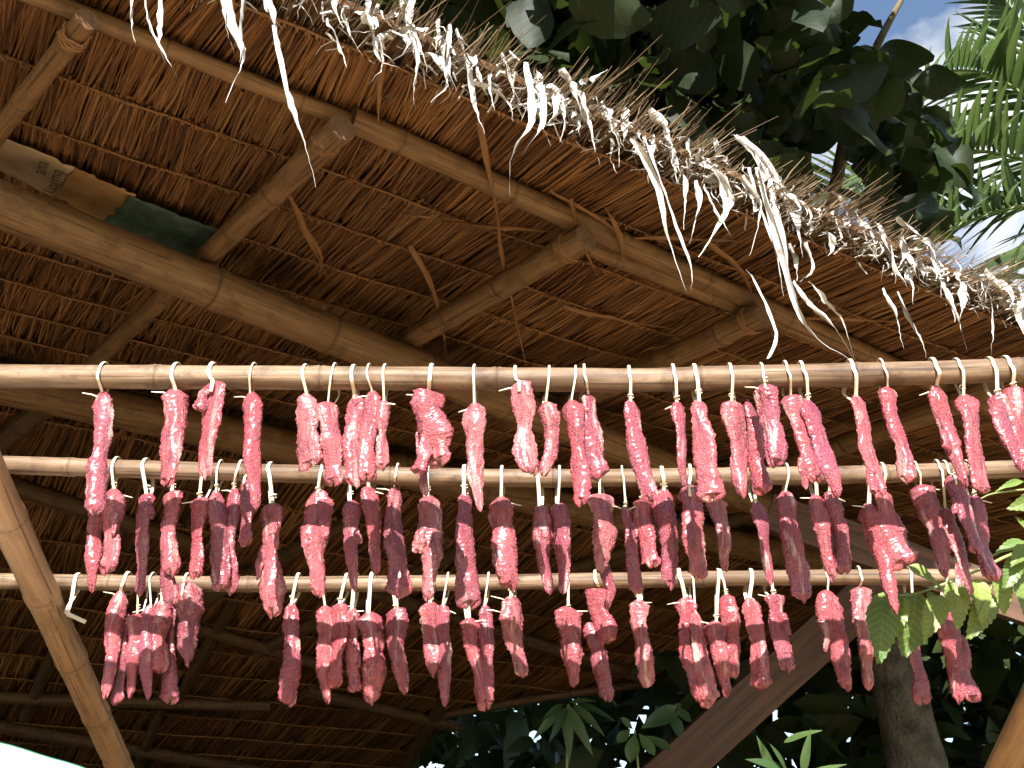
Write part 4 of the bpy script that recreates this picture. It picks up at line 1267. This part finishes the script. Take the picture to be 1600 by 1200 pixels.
LEAVES = [  # base px, tip px, distance, width factor, facing (x, z of the blade normal)
    (1418, 884, 1486, 918, 1.99, 1.0, (0, 0.9)), (1402, 928, 1392, 1002, 2.03, 1.3, (-0.2, 0.15)), (1432, 925, 1424, 1030, 2.04, 1.5, (0.2, -0.2)), (1378, 935, 1380, 1040, 2.0, 1.2, (0.1, 0.5)),
    (1470, 930, 1446, 1000, 1.98, 1.1, (0.1, 0.6)), (1402, 935, 1368, 965, 2.01, 0.8, (0, 0.7)), (1490, 910, 1505, 985, 2.04, 1.3, (0.1, -0.1)), (1525, 905, 1545, 975, 2.05, 1.2, (0.2, -0.15)),
    (1560, 890, 1576, 960, 2.06, 1.1, (0, -0.1)), (1590, 870, 1570, 925, 2.02, 1.0, (0, 0.4)), (1612, 850, 1578, 880, 2.0, 1.2, (0, 0.9)), (1604, 846, 1545, 862, 2.02, 0.7, (0, 0.8)),
    (1612, 840, 1590, 800, 2.05, 0.8, (0.3, 0.5)), (1640, 770, 1580, 795, 2.02, 1.1, (0, -0.2)), (1600, 752, 1552, 762, 2.04, 0.5, (0, 0.6)), (1500, 905, 1530, 940, 2.02, 0.8, (0, 0.6)),
    (1545, 925, 1520, 1000, 2.07, 1.2, (0, -0.2)), (1450, 925, 1476, 965, 2.02, 0.9, (0, 0.7)), (1600, 900, 1612, 970, 2.05, 1.3, (0, 0.1)), (1450, 895, 1420, 880, 2.06, 0.8, (0, 0.5)), (1380, 925, 1362, 1000, 2.03, 0.8, (0, 0.6))]
for i, (x0, y0, x1, y1, yy, wf, (nx, nz)) in enumerate(LEAVES):
    a, b = P(x0, y0, yy + SD), P(x0 + (x1 - x0) * 0.9, y0 + (y1 - y0) * 0.9, yy + SD - 0.02)
    ln = (b - a).length
    o = put_leaf(sl[i % 3], a, b - a, Vector((nx, -1.0, nz)), sap, ln / 0.115)
    o.scale = (ln / 0.115, ln / 0.115 * wf * 0.8, ln / 0.115)

# ------------------------------------------------------------------ shrubs and dark growth behind the hut
sh = thing('leafy_shrub', 'mid green shrub with rounded leaves below the meat, left of the brown board', 'shrub', P(1010, 1300, 5.0) * 1.0)
sh.location.z = 0
ob = [leaf_mesh('obovate_blade', 0.22, 0.10, M['shrub'], 'obov', 8, 0.2, 0.1, 0.05, 0, s_) for s_ in range(2)]
la = [leaf_mesh('lance_blade', 0.30, 0.065, M['shrub'], 'lance', 9, 0.25, 0.2, 0.05, 0, s_) for s_ in range(2)]
rs = random.Random(9)
c0 = P(992, 1142, 5.0)
V, F, L = tube(spline([Vector((c0.x, 5.05, 0)), Vector((c0.x + 0.05, 5.02, 0.9)), c0], 16), [0.014 - 0.009 * i / 15 for i in range(16)], None, 6)
mesh_obj('stem', V, F, M['stem'], sh, True, L)
for (x0, y0, x1, y1) in [(990, 1140, 972, 1122), (992, 1144, 985, 1188), (998, 1146, 1022, 1176), (1002, 1138, 1060, 1105), (1045, 1115, 1062, 1100), (1048, 1110, 1064, 1148), (985, 1138, 966, 1158), (1010, 1150, 1046, 1168), (1055, 1105, 1078, 1124)]:
    a, b = P(x0, y0, 5.0), P(x1, y1, 4.95)
    ln = (b - a).length
    put_leaf(ob[rs.randrange(2)], a, b - a, Vector((rs.uniform(-0.3, 0.3), -1, 0.5)), sh, ln / 0.22 * 1.05)
sh2 = thing('drooping_shrub', 'dark shrub with long drooping leaves under the thatch edge, lower middle', 'shrub', (P(888, 1100, 5.6).x, 5.6, 0))
c0 = P(888, 1100, 5.6)
V, F, L = tube(spline([Vector((c0.x, 5.65, 0)), Vector((c0.x - 0.05, 5.62, 1.2)), c0], 16), [0.016 - 0.010 * i / 15 for i in range(16)], None, 6)
mesh_obj('stem', V, F, M['stem'], sh2, True, L)
for (x0, y0, x1, y1) in [(888, 1102, 922, 1172), (896, 1100, 942, 1140), (886, 1104, 862, 1152), (880, 1100, 850, 1120), (890, 1098, 925, 1090), (884, 1106, 892, 1180), (878, 1104, 838, 1148), (900, 1098, 955, 1115)]:
    a, b = P(x0, y0, 5.6), P(x1, y1, 5.5)
    put_leaf(la[rs.randrange(2)], a, b - a, Vector((rs.uniform(-0.4, 0.4), -1, 0.4)), sh2, (b - a).length / 0.30 * 1.05)
sh3 = thing('low_shrub', 'dark green shrub with pointed leaves at the bottom edge beside the tree trunk', 'shrub', (P(1230, 1200, 4.6).x, 4.6, 0))
c0 = P(1250, 1215, 4.6)
V, F, L = tube(spline([Vector((c0.x, 4.6, 0)), Vector((c0.x - 0.03, 4.6, 1.0)), c0], 12), [0.014 - 0.008 * i / 11 for i in range(12)], None, 6)
mesh_obj('stem', V, F, M['stem'], sh3, True, L)
for (x0, y0, x1, y1) in [(1225, 1160, 1272, 1137), (1255, 1210, 1262, 1150), (1260, 1215, 1310, 1190), (1240, 1210, 1180, 1180), (1210, 1215, 1190, 1160), (1270, 1215, 1330, 1220), (1230, 1212, 1215, 1165)]:
    a, b = P(x0, y0, 4.6), P(x1, y1, 4.5)
    put_leaf(la[rs.randrange(2)], a, b - a, Vector((rs.uniform(-0.4, 0.4), -1, 0.6)), sh3, (b - a).length / 0.30 * 1.1)
# far growth that reads as one mass
items = []
mass = leaf_mesh('mass_blade', 0.42, 0.20, M['under'], 'lance', 4, 0.2, 0.2, 0.0)
rs = random.Random(3)
for i in range(20000):
    if i % 5:
        p = Vector((rs.uniform(-9, 11), rs.uniform(8.0, 10.5), rs.uniform(0.1, 4.8)))
        if p.x < 1.2: p.y += min(3.6, (1.2 - p.x) * 1.8)
    else:
        p = Vector((rs.uniform(-10.0, -8.4), rs.uniform(2.5, 12), rs.uniform(0.1, 4.6)))  # unseen hedge at left, added to stop light entering the open side
    items.append((p, rdirv(rs, -1, 0.3), rdirv(rs, 0.1, 1), rs.uniform(0.6, 1.3)))
tag(leaf_cloud('undergrowth', mass, items, M['under']), 'dark mass of undergrowth behind the hut and tree trunk', 'undergrowth', kind='stuff')

# ------------------------------------------------------------------ white awning corner, lower left
aw = thing('white_awning', 'sunlit white tarpaulin with green hem in the lower left corner', 'awning', (P(30, 1230, 2.2).x, 2.2, 0))
A0, A1 = P(-160, 1128, 2.2), P(190, 1222, 2.2)
dn = Vector((0.02, -0.5, -0.12))
n = 16
V, F = [], []
for i in range(n + 1):
    for j in range(n + 1):
        u, v = i / n, j / n
        p = A0.lerp(A1, u) + dn * v + Vector((0, 0, 0.012 * math.sin(math.pi * u) + 0.006 * noise.noise(Vector((u * 4, v * 4, 1)))))
        V.append(p)
N = len(V)
V += [p - Vector((0, 0, 0.004)) for p in V]
for i in range(n):
    for j in range(n):
        a = i * (n + 1) + j
        F.append((a, a + 1, a + n + 2, a + n + 1)); F.append((N + a, N + a + n + 1, N + a + n + 2, N + a + 1))
mesh_obj('canvas', V, F, M['canvas'], aw)
hp = [V[i * (n + 1)] for i in range(n + 1)]
Vh, Fh, Lh = tube(hp, 0.0022, None, 8)
mesh_obj('hem', Vh, Fh, M['hem'], aw, True, Lh)
for x_ in (0.1, 0.95):
    q = A0.lerp(A1, x_) + dn * 0.5
    bamboo('leg', [Vector((q.x, q.y, 0)), q - Vector((0, 0, 0.02))], 0.018, M['bar'], aw)
